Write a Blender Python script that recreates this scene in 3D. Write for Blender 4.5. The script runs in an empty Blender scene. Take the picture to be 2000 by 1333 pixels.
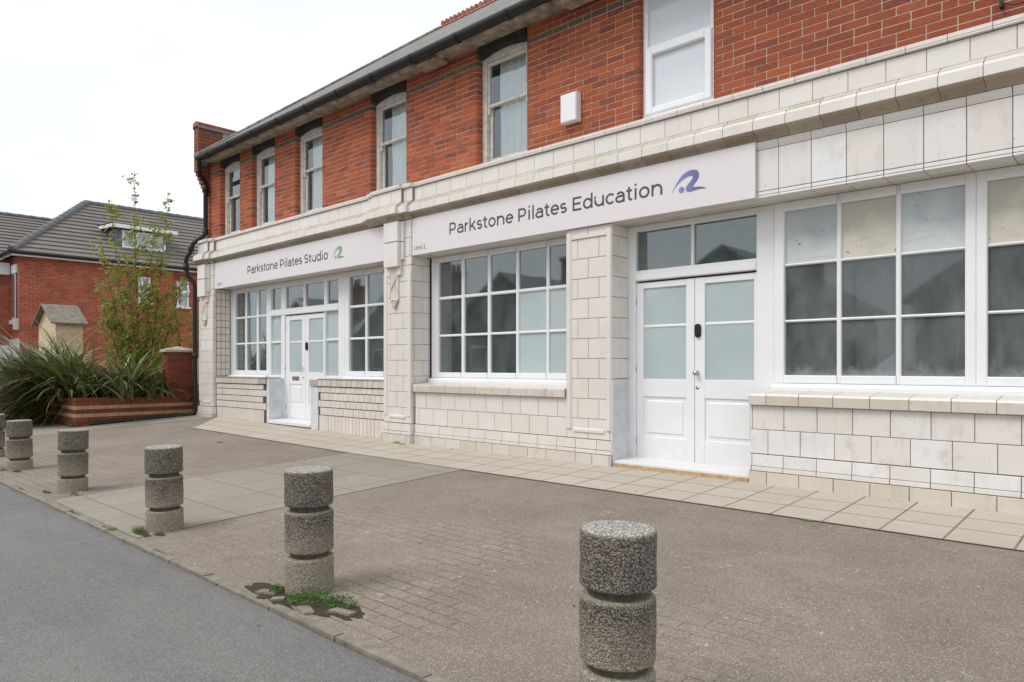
import bpy, bmesh, math, random
from mathutils import Vector, noise
random.seed(7)
PI = math.pi
D = bpy.data
scene = bpy.context.scene
COL = scene.collection

# ------------------------------------------------------------ camera, sky, sun, exposure
cd = D.cameras.new("camera"); cam = D.objects.new("camera", cd); COL.objects.link(cam)
cam.location = (0, -6.6, 1.13); cam.rotation_euler = (PI/2, 0, math.radians(43.062))
cd.sensor_width = 36; cd.lens = 24.93; cd.shift_y = 0.0248; cd.clip_end = 3000; cd.clip_start = .05
scene.camera = cam
SUN_EL, SUN_AZ = math.radians(52), math.radians(205)     # azimuth from +Y clockwise
w = D.worlds.new("World"); scene.world = w; w.use_nodes = True
nt = w.node_tree; nt.nodes.clear()
def wn(t, **k):
    n = nt.nodes.new(t)
    for a, b in k.items(): setattr(n, a, b)
    return n
sky = wn('ShaderNodeTexSky', sky_type='NISHITA', sun_disc=False, sun_elevation=SUN_EL, sun_rotation=SUN_AZ)
b1 = wn('ShaderNodeBackground'); b1.inputs[1].default_value = .13
nt.links.new(sky.outputs[0], b1.inputs[0])
tc = wn('ShaderNodeTexCoord'); mp = wn('ShaderNodeMapping'); mp.inputs['Scale'].default_value = (1, 1, 2.4)
nz = wn('ShaderNodeTexNoise'); nz.inputs['Scale'].default_value = 1.7; nz.inputs['Detail'].default_value = 5
nt.links.new(tc.outputs['Generated'], mp.inputs[0]); nt.links.new(mp.outputs[0], nz.inputs[0])
rp = wn('ShaderNodeValToRGB')
rp.color_ramp.elements[0].position = .36; rp.color_ramp.elements[0].color = (.80, .825, .855, 1)
rp.color_ramp.elements[1].position = .62; rp.color_ramp.elements[1].color = (.97, .985, 1.0, 1)
nt.links.new(nz.outputs[0], rp.inputs[0])
b2 = wn('ShaderNodeBackground'); b2.inputs[1].default_value = 1.03
nt.links.new(rp.outputs[0], b2.inputs[0])
mx = wn('ShaderNodeMixShader'); mx.inputs[0].default_value = .88
nt.links.new(b1.outputs[0], mx.inputs[1]); nt.links.new(b2.outputs[0], mx.inputs[2])
wo = wn('ShaderNodeOutputWorld'); nt.links.new(mx.outputs[0], wo.inputs[0])
sl = D.lights.new("sun", 'SUN'); sl.energy = 1.5; sl.angle = math.radians(28); sl.color = (1, .965, .92)
so = D.objects.new("sun", sl); COL.objects.link(so)
sd = Vector((math.sin(SUN_AZ)*math.cos(SUN_EL), math.cos(SUN_AZ)*math.cos(SUN_EL), math.sin(SUN_EL)))
so.rotation_euler = sd.to_track_quat('Z', 'Y').to_euler()
so.location = (0, -10, 20)
scene.view_settings.view_transform = 'Standard'; scene.view_settings.look = 'None'
scene.view_settings.exposure = 0.28; scene.view_settings.gamma = 1
scene.render.resolution_x = 1024; scene.render.resolution_y = 682

# ------------------------------------------------------------ materials
class G:
    """small helper round one material's node tree"""
    def __init__(s, name):
        s.m = D.materials.new(name); s.m.use_nodes = True; s.t = s.m.node_tree
        s.b = s.t.nodes['Principled BSDF']
    def n(s, t, ins=None, **k):
        x = s.t.nodes.new(t)
        for a, b in k.items(): setattr(x, a, b)
        for a, b in (ins or {}).items():
            if isinstance(b, bpy.types.NodeSocket): s.t.links.new(b, x.inputs[a])
            else: x.inputs[a].default_value = b
        return x
    def obj(s, scale=(1, 1, 1), loc=(0, 0, 0), rot=(0, 0, 0)):
        c = s.n('ShaderNodeTexCoord')
        return s.n('ShaderNodeMapping', {0: c.outputs['Object'], 'Scale': scale, 'Location': loc, 'Rotation': rot}).outputs[0]
    def noise(s, vec, scale, detail=4, rough=.55):
        return s.n('ShaderNodeTexNoise', {'Vector': vec, 'Scale': scale, 'Detail': detail, 'Roughness': rough}).outputs[0]
    def vor(s, vec, scale, feature='F1', rnd=1):
        return s.n('ShaderNodeTexVoronoi', {'Vector': vec, 'Scale': scale, 'Randomness': rnd}, feature=feature)
    def ramp(s, fac, stops, interp='LINEAR'):
        r = s.n('ShaderNodeValToRGB', {0: fac}); cr = r.color_ramp; cr.interpolation = interp
        while len(cr.elements) < len(stops): cr.elements.new(.5)
        for e, (p, c) in zip(cr.elements, stops):
            e.position = p; e.color = (c, c, c, 1) if not isinstance(c, tuple) else (*c, 1)
        return r.outputs[0]
    def mix(s, fac, a, b, mode='MIX'):
        x = s.n('ShaderNodeMix', data_type='RGBA', blend_type=mode)
        for i, v in ((0, fac), (6, a), (7, b)):
            if isinstance(v, bpy.types.NodeSocket): s.t.links.new(v, x.inputs[i])
            else: x.inputs[i].default_value = (*v, 1) if isinstance(v, tuple) else v
        return x.outputs[2]
    def math(s, op, a, b=0):
        x = s.n('ShaderNodeMath', operation=op)
        for i, v in ((0, a), (1, b)):
            if isinstance(v, bpy.types.NodeSocket): s.t.links.new(v, x.inputs[i])
            else: x.inputs[i].default_value = v
        return x.outputs[0]
    def isl(s): return s.n('ShaderNodeNewGeometry').outputs['Random Per Island']
    def sep(s, v): return s.n('ShaderNodeSeparateXYZ', {0: v}).outputs
    def out(s, color=None, rough=None, height=None, dist=.003, strength=1, spec=None, coat=None):
        for k, v in (('Base Color', color), ('Roughness', rough), ('Specular IOR Level', spec), ('Coat Weight', coat)):
            if v is None: continue
            if isinstance(v, bpy.types.NodeSocket): s.t.links.new(v, s.b.inputs[k])
            else: s.b.inputs[k].default_value = (*v, 1) if isinstance(v, tuple) else v
        if height is not None:
            bp = s.n('ShaderNodeBump', {'Height': height, 'Distance': dist, 'Strength': strength})
            s.t.links.new(bp.outputs[0], s.b.inputs['Normal'])
        return s.m

def plain(name, col, rough=.6, metal=0, var=.12, scale=9, bump=.0, spec=.5):
    g = G(name); v = g.obj()
    n1 = g.noise(v, scale, 5)
    c = g.mix(g.ramp(n1, [(.3, 0.), (.7, 1.)]), tuple(x*(1-var) for x in col), tuple(min(1, x*(1+var)) for x in col))
    g.b.inputs['Metallic'].default_value = metal
    return g.out(c, rough, n1 if bump else None, bump or .001, spec=spec)

def tile_mat(name, a, b, c3, dirt=(.30, .25, .19), rough=.09, damt=.35, stain=.25):
    g = G(name); v = g.obj(); r = g.isl()
    c = g.ramp(r, [(0, a), (.35, c3), (.6, b), (1, a)])
    n1 = g.noise(v, 2.2, 6, .6); n2 = g.noise(v, 14, 5, .6)
    c = g.mix(g.ramp(n1, [(.45, 0.), (.75, .45)]), c, tuple(x*.88 for x in c3))
    pz = g.obj((1, 1, .22)); drip = g.noise(pz, 11, 5, .65)
    c = g.mix(g.math('MULTIPLY', g.ramp(drip, [(.55, 0.), (.78, 1.)]), damt), c, dirt)
    st_ = g.math('MULTIPLY', g.ramp(g.noise(v, 4.1, 5, .7), [(.55, 0.), (.75, 1.)]), stain)
    c = g.mix(st_, c, (.50, .40, .29))
    sp = g.vor(v, 13).outputs['Distance']
    c = g.mix(g.math('MULTIPLY', g.ramp(sp, [(.055, 1.), (.075, 0.)]), g.ramp(g.noise(v, 3.3, 2), [(.52, 0.), (.56, .85)])), c, (.16, .12, .09))
    ro = g.ramp(n2, [(.3, rough), (.75, rough+.22)])
    return g.out(c, ro, n1, .004, .5, spec=.45)
M = {}
M['tile'] = tile_mat('cream_glazed_tile', (.735, .69, .645), (.75, .72, .685), (.72, .675, .625), damt=.12)
M['tile_w'] = tile_mat('mixed_white_cream_tile', (.73, .71, .685), (.77, .77, .775), (.71, .67, .62), damt=.3, stain=.6)
M['tile_d'] = tile_mat('cream_glazed_tile_weathered', (.63, .58, .51), (.66, .62, .57), (.58, .52, .44), damt=.4)
M['tile_s'] = tile_mat('stained_shaded_soffit_tile', (.40, .34, .26), (.44, .385, .31), (.35, .29, .22), dirt=(.14, .10, .07), damt=.6)  # brown staining, with the soffit's shade also put into the colour
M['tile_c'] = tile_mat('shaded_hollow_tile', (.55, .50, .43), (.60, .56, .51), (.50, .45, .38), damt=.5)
M['tile_v'] = tile_mat('small_cream_tile', (.72, .67, .62), (.70, .65, .60), (.67, .61, .55), damt=.15)
M['joint'] = plain('tile_joint', (.27, .215, .165), .9)
M['joint_d'] = plain('dark_tile_joint', (.085, .065, .05), .95)
def whitepaint():
    g = G('white_paint'); v = g.obj(); n1 = g.noise(v, 2.6, 6, .65); n2 = g.noise(g.obj((1, 1, .35)), 15, 5, .7)
    c = g.mix(g.ramp(n1, [(.35, 0.), (.7, 1.)]), (.79, .80, .82), (.83, .84, .855))
    z = g.sep(v)[2]; low = g.n('ShaderNodeMapRange', {0: g.math('ADD', z, g.math('MULTIPLY', n2, .5)), 1: .62, 2: .28}).outputs[0]
    c = g.mix(g.math('MULTIPLY', low, .35), c, (.55, .52, .47))
    c = g.mix(g.ramp(n2, [(.62, 0.), (.8, .18)]), c, (.50, .47, .43))
    return g.out(c, g.ramp(n2, [(.3, .3), (.7, .5)]), n2, .0012, .5)
M['white'] = whitepaint()
M['oldwhite'] = plain('old_white_paint', (.62, .59, .54), .6, var=.22, scale=14, bump=.002)
M['soffit'] = plain('weathered_soffit_board', (.33, .28, .22), .85, var=.55, scale=7, bump=.006)
M['upvc'] = plain('white_plastic', (.82, .83, .85), .25, var=.03)
M['plaster'] = plain('grey_plaster', (.60, .62, .64), .75, var=.12, scale=6, bump=.002)
M['sign'] = plain('sign_panel', (.735, .695, .705), .45, var=.012, scale=1.5)
M['ink'] = plain('sign_lettering', (.07, .07, .088), .5, var=.05)
M['black'] = plain('black_iron', (.008, .008, .009), .5, var=.3)
M['dark'] = plain('dark_interior', (.10, .105, .10), .9, var=.3, scale=2)
M['floor_in'] = plain('interior_floor', (.16, .15, .13), .8)
M['steel'] = plain('brushed_steel', (.5, .48, .45), .3, metal=1)
M['brass'] = plain('aged_brass', (.42, .36, .22), .4, metal=1)
M['lead'] = plain('lead_flashing', (.20, .24, .29), .5, var=.25, scale=5, bump=.004)
M['timber'] = plain('bare_timber', (.48, .33, .18), .8, var=.3, scale=12)
M['concrete'] = plain('pale_concrete', (.42, .38, .33), .9, var=.18, scale=8, bump=.004)
M['cream_box'] = plain('cream_plastic', (.62, .60, .52), .5)
M['moss_d'] = plain('damp_dirt', (.045, .035, .022), 1, var=.5, scale=40, bump=.01)
M['soil'] = plain('soil', (.06, .045, .03), 1, var=.5, scale=20, bump=.02)

def brick_isl(name, cols, sootx=False, red=.5):
    g = G(name); v = g.obj(); r = g.isl()
    n = len(cols)
    c = g.ramp(r, [(i/(n-1), k) for i, k in enumerate(cols)])
    n1 = g.noise(v, 30, 6, .65); n2 = g.noise(v, 1.3, 4); n3 = g.noise(v, 90, 3)
    c = g.mix(g.ramp(n1, [(.35, 0.), (.72, red)]), c, (.50, .17, .075))
    c = g.mix(g.ramp(n3, [(.52, 0.), (.75, .7)]), c, (.10, .035, .025))
    if sootx:
        x = g.sep(v)
        s = g.ramp(g.math('ADD', x[0], g.math('MULTIPLY', n2, 5)), [(0, 0.), (1, 1.)])
        f = g.math('MULTIPLY', g.n('ShaderNodeMapRange', {0: g.math('ADD', x[0], g.math('MULTIPLY', n2, 5)), 1: -4.5, 2: 1.5}).outputs[0], .62)
        c = g.mix(f, c, g.mix(n1, (.16, .045, .03), (.25, .06, .035)))
    return g.out(c, .85, g.math('ADD', n1, n3), .004, .8, spec=.3)
M['brick'] = brick_isl('red_orange_brick', [(.44, .095, .032), (.33, .068, .030), (.50, .115, .034), (.21, .05, .038), (.40, .082, .03), (.28, .06, .032), (.46, .13, .05), (.16, .045, .04), (.42, .09, .035)], True)
M['brick_soot'] = brick_isl('sooty_dark_brick', [(.035, .033, .03), (.05, .048, .042), (.03, .03, .028)], red=.0)
M['brick_band'] = brick_isl('grey_brick_band', [(.14, .12, .085), (.10, .09, .07), (.17, .135, .09), (.09, .085, .07)], red=.08)
M['mortar'] = plain('pale_mortar', (.50, .40, .30), .95, var=.15, scale=20)
M['mortar_d'] = plain('grey_mortar', (.25, .21, .16), .95)
M['brick_old'] = brick_isl('weathered_parapet_brick', [(.17, .07, .05), (.24, .075, .045), (.12, .06, .045), (.20, .09, .06)])
M['coping_br'] = brick_isl('coping_brick', [(.28, .09, .06), (.22, .08, .05), (.33, .11, .07)])
M['pl_red'] = brick_isl('planter_red_brick', [(.19, .05, .032), (.215, .058, .036), (.16, .045, .032), (.13, .042, .032)], red=.15)
M['pl_buff'] = brick_isl('planter_buff_brick', [(.46, .29, .15), (.50, .33, .18), (.40, .25, .13)], red=.15)

def glass(name, haze=.28, hcol=(.27, .35, .34), refl=2.2, dirty=False):
    g = G(name); g.t.nodes.remove(g.b); v = g.obj()
    tr = g.n('ShaderNodeBsdfTransparent', {0: (.95, .98, .97, 1)})
    gl = g.n('ShaderNodeBsdfGlossy', {'Color': (.9, .97, 1, 1), 'Roughness': .03})
    bp = g.n('ShaderNodeBump', {'Height': g.noise(v, 1.7, 2), 'Distance': .006, 'Strength': .12})
    g.t.links.new(bp.outputs[0], gl.inputs['Normal'])
    fr = g.n('ShaderNodeFresnel', {0: 1.5})
    f = g.math('MINIMUM', g.math('ADD', g.math('MULTIPLY', fr.outputs[0], refl), .055 if dirty else .10), .9)
    m1 = g.n('ShaderNodeMixShader', {0: f, 1: tr.outputs[0], 2: gl.outputs[0]})
    df = g.n('ShaderNodeBsdfDiffuse', {0: (*hcol, 1)})
    pz = g.obj((1, 1, .5)); nn = g.noise(pz, 3.1, 6, .65)
    h = g.math('MULTIPLY', g.ramp(nn, [(.35, .35), (.7, 1.)]), haze)
    if dirty:
        z = g.sep(v)[2]
        low = g.n('ShaderNodeMapRange', {0: g.math('ADD', z, g.math('MULTIPLY', g.noise(v, 9, 6, .75), .34)), 1: 1.30, 2: 1.20}).outputs[0]
        h = g.math('ADD', h, g.math('MULTIPLY', low, .45))
        h = g.math('ADD', h, g.math('MULTIPLY', g.ramp(g.noise(v, 38, 5, .7), [(.62, 0.), (.70, 1.)]), .06))
    m2 = g.n('ShaderNodeMixShader', {0: h, 1: m1.outputs[0], 2: df.outputs[0]})
    o = g.t.nodes['Material Output']; g.t.links.new(m2.outputs[0], o.inputs[0])
    return g.m
M['glass'] = glass('window_glass')
M['glass_up'] = glass('upper_window_glass', haze=.10, hcol=(.5, .54, .54), refl=1.4)
M['glass_dirty'] = glass('dirty_window_glass', haze=.50, hcol=(.29, .32, .33), refl=.8, dirty=True)
def film(name, a, b, rough=.05, spec=.8, sc=1.2):
    g = G(name); v = g.obj()
    c = g.mix(g.ramp(g.noise(v, sc, 4), [(.35, 0.), (.65, 1.)]), a, b)
    return g.out(c, rough, g.noise(v, 1.7, 2), .012, .2, spec=spec)
M['frost'] = film('frosted_glass', (.42, .50, .52), (.48, .56, .575))
M['frost_up'] = film('frosted_upper_glass', (.60, .66, .70), (.70, .74, .77), spec=.6)
def papered(name, a, b):
    g = G(name); v = g.obj(); z = g.sep(v)[2]
    n = g.math('ADD', g.noise(v, 2.6, 5, .6), g.n('ShaderNodeMapRange', {0: z, 1: 2.65, 2: 2.13, 3: -.22, 4: .22}).outputs[0])
    c = g.mix(g.ramp(n, [(.36, 0.), (.66, 1.)]), a, b)
    c = g.mix(g.ramp(g.noise(g.obj((1, 1, 6)), 4, 4), [(.55, 0.), (.7, .25)]), c, tuple(x*.75 for x in a))
    m_ = g.math('MULTIPLY', g.ramp(g.noise(v, 24, 3, .5), [(.68, 0.), (.70, .8)]), g.ramp(g.noise(v, 2.2, 2), [(.50, 0.), (.56, 1.)]))
    return g.out(g.mix(m_, c, (.06, .06, .055)), .12, spec=.6)
M['board_g'] = papered('grey_papered_glass', (.40, .45, .47), (.60, .635, .64))
M['board_c'] = papered('cream_papered_glass', (.46, .45, .37), (.64, .61, .51))
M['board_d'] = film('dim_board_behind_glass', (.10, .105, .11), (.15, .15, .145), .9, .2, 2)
M['hpane'] = film('house_window_pane', (.24, .30, .33), (.42, .47, .49), .08, .8, 2)
M['curtain'] = film('net_curtain', (.82, .85, .85), (.90, .92, .92), .9, .1, 6)

def paving(name, a, b, joint, bw, bh, off=.5, mort=.006, jn=True, rot=0, speck=.5, vis=(.60, .76), loc=(0, 0, 0)):
    g = G(name); v = g.obj(rot=(0, 0, rot), loc=loc)
    n1 = g.noise(v, .75, 7, .68); n2 = g.noise(v, 5, 6, .65); n3 = g.noise(v, 160, 3, .7)
    br = g.n('ShaderNodeTexBrick', {'Vector': v, 'Scale': 1, 'Mortar Size': mort, 'Mortar Smooth': .3, 'Bias': 0, 'Brick Width': bw, 'Row Height': bh,
             'Color1': (0, 0, 0, 1), 'Color2': (1, 1, 1, 1), 'Mortar': (.5, .5, .5, 1)}, offset=off)
    c = g.mix(g.ramp(n1, [(.3, 0.), (.7, 1.)]), a, b)
    c = g.mix(g.math('MULTIPLY', g.ramp(br.outputs[0], [(0, 0.), (1, 1.)]), .16), c, tuple(x*.6 for x in a))
    c = g.mix(g.ramp(n2, [(.3, .3), (.7, 0.)]), c, tuple(x*.72 for x in a))
    if jn:
        y = g.sep(v)[1]
        near = g.n('ShaderNodeMapRange', {0: y, 1: -1.6, 2: -4.2}).outputs[0]
        jm = g.ramp(g.math('ADD', g.noise(v, .8, 5, .6), g.math('MULTIPLY', near, .17)), [(vis[0], .04), (vis[1], .9)])
        jf = g.math('MULTIPLY', br.outputs['Fac'], jm)
    else:
        jf = g.math('MULTIPLY', br.outputs['Fac'], g.ramp(g.noise(v, 1.5, 4), [(.3, .7), (.6, 1.)]))
    c = g.mix(jf, c, joint)
    vs = g.vor(v, 210); vc = g.sep(vs.outputs['Color'])[0]
    c = g.mix(g.math('MULTIPLY', g.ramp(vc, [(.80, 0.), (.93, 1.)]), speck*.55), c, (.62, .57, .50))
    c = g.mix(g.math('MULTIPLY', g.ramp(vc, [(.10, 1.), (.25, 0.)]), speck*.55), c, (.08, .07, .06))
    g1 = g.vor(g.n('ShaderNodeVectorMath', {0: v, 1: g.n('ShaderNodeTexNoise', {'Vector': v, 'Scale': 12}).outputs['Color']}, operation='ADD').outputs[0], 3.1)
    gm = g.math('MULTIPLY', g.ramp(g1.outputs['Distance'], [(.10, 1.), (.15, 0.)]), g.ramp(g.sep(g1.outputs['Color'])[1], [(.45, 0.), (.50, .55)]))
    c = g.mix(gm, c, (.58, .54, .47))
    h = g.math('SUBTRACT', g.math('MULTIPLY', n3, .35), jf)
    return g.out(c, .92, h, .006, .6, spec=.25)
M['pav'] = paving('block_paving', (.200, .168, .136), (.325, .272, .220), (.135, .115, .065), .2, .1, speck=.75)
M['slab'] = paving('grey_path_slabs', (.300, .270, .225), (.355, .318, .265), (.15, .13, .09), .6, .6, .0, jn=False, speck=.3, loc=(.15, .1, 0))
M['flag'] = paving('buff_flagstones', (.49, .44, .37), (.57, .515, .43), (.20, .165, .11), .4, .36, .0, jn=False, speck=.2, mort=.009, loc=(1.55, 0, 0))
def tarmac():
    g = G('worn_tarmac'); v = g.obj()
    n1 = g.noise(v, .35, 6, .6); n3 = g.noise(v, 190, 3, .7)
    c = g.mix(g.ramp(n1, [(.3, 0.), (.7, 1.)]), (.180, .174, .165), (.248, .240, .227))
    c = g.mix(g.ramp(g.noise(v, 3, 6, .7), [(.45, 0.), (.7, .35)]), c, (.14, .135, .138))
    vs = g.vor(v, 230); vc = g.sep(vs.outputs['Color'])[0]
    c = g.mix(g.ramp(vc, [(.72, 0.), (.92, .42)]), c, (.46, .45, .43))
    c = g.mix(g.ramp(vc, [(.10, .45), (.3, 0.)]), c, (.08, .078, .078))
    c = g.mix(g.ramp(g.noise(g.obj((.25, 2.2, 1)), 1.1, 6, .65), [(.5, 0.), (.72, .35)]), c, (.155, .152, .152))
    vd = g.vor(v, 60); c = g.mix(g.ramp(g.sep(vd.outputs['Color'])[1], [(.92, 0.), (.97, .12)]), c, (.5, .49, .47))
    return g.out(c, .9, vs.outputs['Distance'], .006, .8, spec=.3)
M['road'] = tarmac()
def aggregate():
    g = G('exposed_aggregate'); v = g.obj()
    w_ = g.n('ShaderNodeVectorMath', {0: v, 1: g.n('ShaderNodeVectorMath', {0: g.n('ShaderNodeTexNoise', {'Vector': v, 'Scale': 60}).outputs['Color'], 'Scale': .012}, operation='SCALE').outputs[0]}, operation='ADD').outputs[0]
    vs = g.vor(w_, 135, rnd=1); rc = g.sep(vs.outputs['Color'])
    d = vs.outputs['Distance']
    peb = g.ramp(rc[0], [(0, (.16, .13, .10)), (.25, (.36, .31, .24)), (.55, (.44, .39, .32)), (.8, (.53, .49, .42)), (1, (.30, .26, .21))])
    z = g.sep(v)[2]
    n1 = g.noise(v, 7, 5, .7)
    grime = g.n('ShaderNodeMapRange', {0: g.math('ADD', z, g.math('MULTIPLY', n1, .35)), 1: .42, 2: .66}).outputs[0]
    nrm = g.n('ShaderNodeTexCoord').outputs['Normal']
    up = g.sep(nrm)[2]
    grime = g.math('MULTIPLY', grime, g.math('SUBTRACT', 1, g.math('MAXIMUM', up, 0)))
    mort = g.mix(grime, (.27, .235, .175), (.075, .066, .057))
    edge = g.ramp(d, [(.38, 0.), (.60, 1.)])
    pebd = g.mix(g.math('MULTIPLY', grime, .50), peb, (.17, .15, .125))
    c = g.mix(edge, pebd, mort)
    tp = g.n('ShaderNodeMapRange', {0: up, 1: .6, 2: .95}).outputs[0]  # upward face painted paler for the sky light it catches
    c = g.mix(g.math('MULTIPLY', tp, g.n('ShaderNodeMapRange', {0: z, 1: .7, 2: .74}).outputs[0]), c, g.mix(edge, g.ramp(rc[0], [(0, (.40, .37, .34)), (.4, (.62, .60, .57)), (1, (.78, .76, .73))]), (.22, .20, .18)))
    mossf = g.ramp(g.noise(v, 16, 5, .7), [(.60, 0.), (.72, .5)])
    c = g.mix(mossf, c, (.12, .11, .065))
    return g.out(c, .85, g.math('SUBTRACT', 1, d), .007, 1, spec=.35)
M['agg'] = aggregate()
M['agg_in'] = plain('shaded_bollard_groove', (.09, .08, .055), .95, var=.4, scale=30)  # dark base colour carries the shadow inside the groove
def slate():
    g = G('weathered_slate'); v = g.obj(rot=(math.radians(-38), 0, 0))
    br = g.n('ShaderNodeTexBrick', {'Vector': v, 'Scale': 1, 'Mortar Size': .006, 'Brick Width': .25, 'Row Height': .2, 'Color1': (.13, .128, .118, 1), 'Color2': (.22, .21, .195, 1), 'Mortar': (.03, .03, .03, 1)})
    c = g.mix(g.ramp(g.noise(v, 16, 5, .7), [(.45, 0.), (.7, .6)]), br.outputs[0], (.28, .27, .23))
    return g.out(c, .8, g.math('SUBTRACT', g.noise(v, 5, 4), br.outputs['Fac']), .008, .6)
M['slate'] = slate()
M['crest'] = plain('terracotta_ridge', (.30, .10, .065), .85, var=.3)
def housebrick():
    g = G('house_red_brick'); v = g.obj(rot=(PI/2, 0, PI/2))
    sx = g.sep(g.obj()); cv = g.n('ShaderNodeCombineXYZ', {0: g.math('ADD', sx[0], sx[1]), 1: sx[2]}).outputs[0]
    br = g.n('ShaderNodeTexBrick', {'Vector': cv, 'Scale': 1, 'Mortar Size': .007, 'Brick Width': .225, 'Row Height': .075, 'Color1': (.30, .06, .035, 1), 'Color2': (.44, .11, .055, 1), 'Mortar': (.42, .24, .16, 1)})
    n1 = g.noise(g.obj((1, 1, 2)), 1.6, 6, .7)
    c = g.mix(g.ramp(n1, [(.48, 0.), (.72, .75)]), br.outputs[0], (.20, .05, .035))
    c = g.mix(g.ramp(g.noise(g.obj(), 3.3, 6, .7), [(.60, 0.), (.75, .5)]), c, (.50, .25, .16))
    return g.out(c, .9, br.outputs['Fac'], .01, .5)
M['hbrick'] = housebrick()
def rooftile():
    g = G('grey_concrete_roof_tiles'); v = g.obj(); n1 = g.noise(v, 1.2, 6, .6)
    c = g.mix(g.ramp(n1, [(.3, 0.), (.7, 1.)]), (.155, .135, .12), (.215, .19, .17))
    c = g.mix(g.math('MULTIPLY', g.isl(), .3), c, (.13, .12, .115))
    return g.out(c, .8, g.noise(v, 30, 3), .01, .4)
M['rtile'] = rooftile()
M['rridge'] = plain('grey_hip_tile', (.13, .135, .145), .7, var=.15)
M['cladding'] = plain('grey_cladding', (.13, .15, .185), .6, var=.15)
M['felt'] = plain('shed_roof_felt', (.20, .175, .14), .95, var=.35, scale=7)
M['shedwood'] = plain('pale_shed_boards', (.62, .50, .33), .85, var=.2, scale=9)
M['fencewood'] = plain('grey_fence_boards', (.42, .39, .38), .9, var=.3, scale=9)
def leafmat(name, cols, rough=.5, trans=.15):
    g = G(name); r = g.isl(); n = len(cols)
    c = g.ramp(r, [(i/(n-1), k) for i, k in enumerate(cols)])
    c = g.mix(g.ramp(g.noise(g.obj(), 22, 4), [(.4, 0.), (.7, .4)]), c, tuple(x*.7 for x in cols[0]))
    g.b.inputs['Transmission Weight'].default_value = 0
    g.out(c, rough, spec=.35)
    ts = g.n('ShaderNodeBsdfTranslucent', {0: c}); o = g.t.nodes['Material Output']
    m_ = g.n('ShaderNodeMixShader', {0: trans, 1: g.b.outputs[0], 2: ts.outputs[0]}); g.t.links.new(m_.outputs[0], o.inputs[0])
    return g.m
M['flax'] = leafmat('flax_leaf', [(.10, .135, .035), (.17, .21, .06), (.06, .08, .026), (.22, .25, .08), (.11, .135, .045), (.28, .25, .08), (.09, .115, .04), (.34, .37, .24)], .33)  # palest tone paints glossy highlights into some leaves
M['flax_dead'] = leafmat('withered_flax_leaf', [(.26, .19, .10), (.20, .12, .06), (.32, .25, .14)], .7)
M['leaf'] = leafmat('sapling_leaf', [(.26, .33, .06), (.38, .42, .09), (.20, .30, .055), (.44, .36, .09), (.32, .38, .075)], .5, .45)
M['leaf_g'] = leafmat('bramble_leaf', [(.07, .15, .03), (.10, .20, .04), (.06, .12, .03)], .5, .25)
M['bark'] = plain('sapling_bark', (.12, .085, .055), .9, var=.25)
M['moss'] = plain('moss', (.10, .10, .03), 1, var=.5, scale=40, bump=.01)
M['weed'] = leafmat('weed_leaf', [(.06, .17, .03), (.10, .24, .04), (.08, .20, .035)], .5, .25)
M['grassb'] = leafmat('grass_blade', [(.16, .26, .05), (.22, .30, .07), (.12, .22, .04)], .5, .25)
def logomat(name, a, b, x0, x1):
    g = G(name); x = g.sep(g.obj())[0]
    f = g.n('ShaderNodeMapRange', {0: x, 1: x0, 2: x1}).outputs[0]
    return g.out(g.mix(f, a, b), .5)
M['asphalt_edge'] = plain('kerb_concrete', (.235, .21, .17), .95, var=.25, scale=12, bump=.006)

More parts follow.
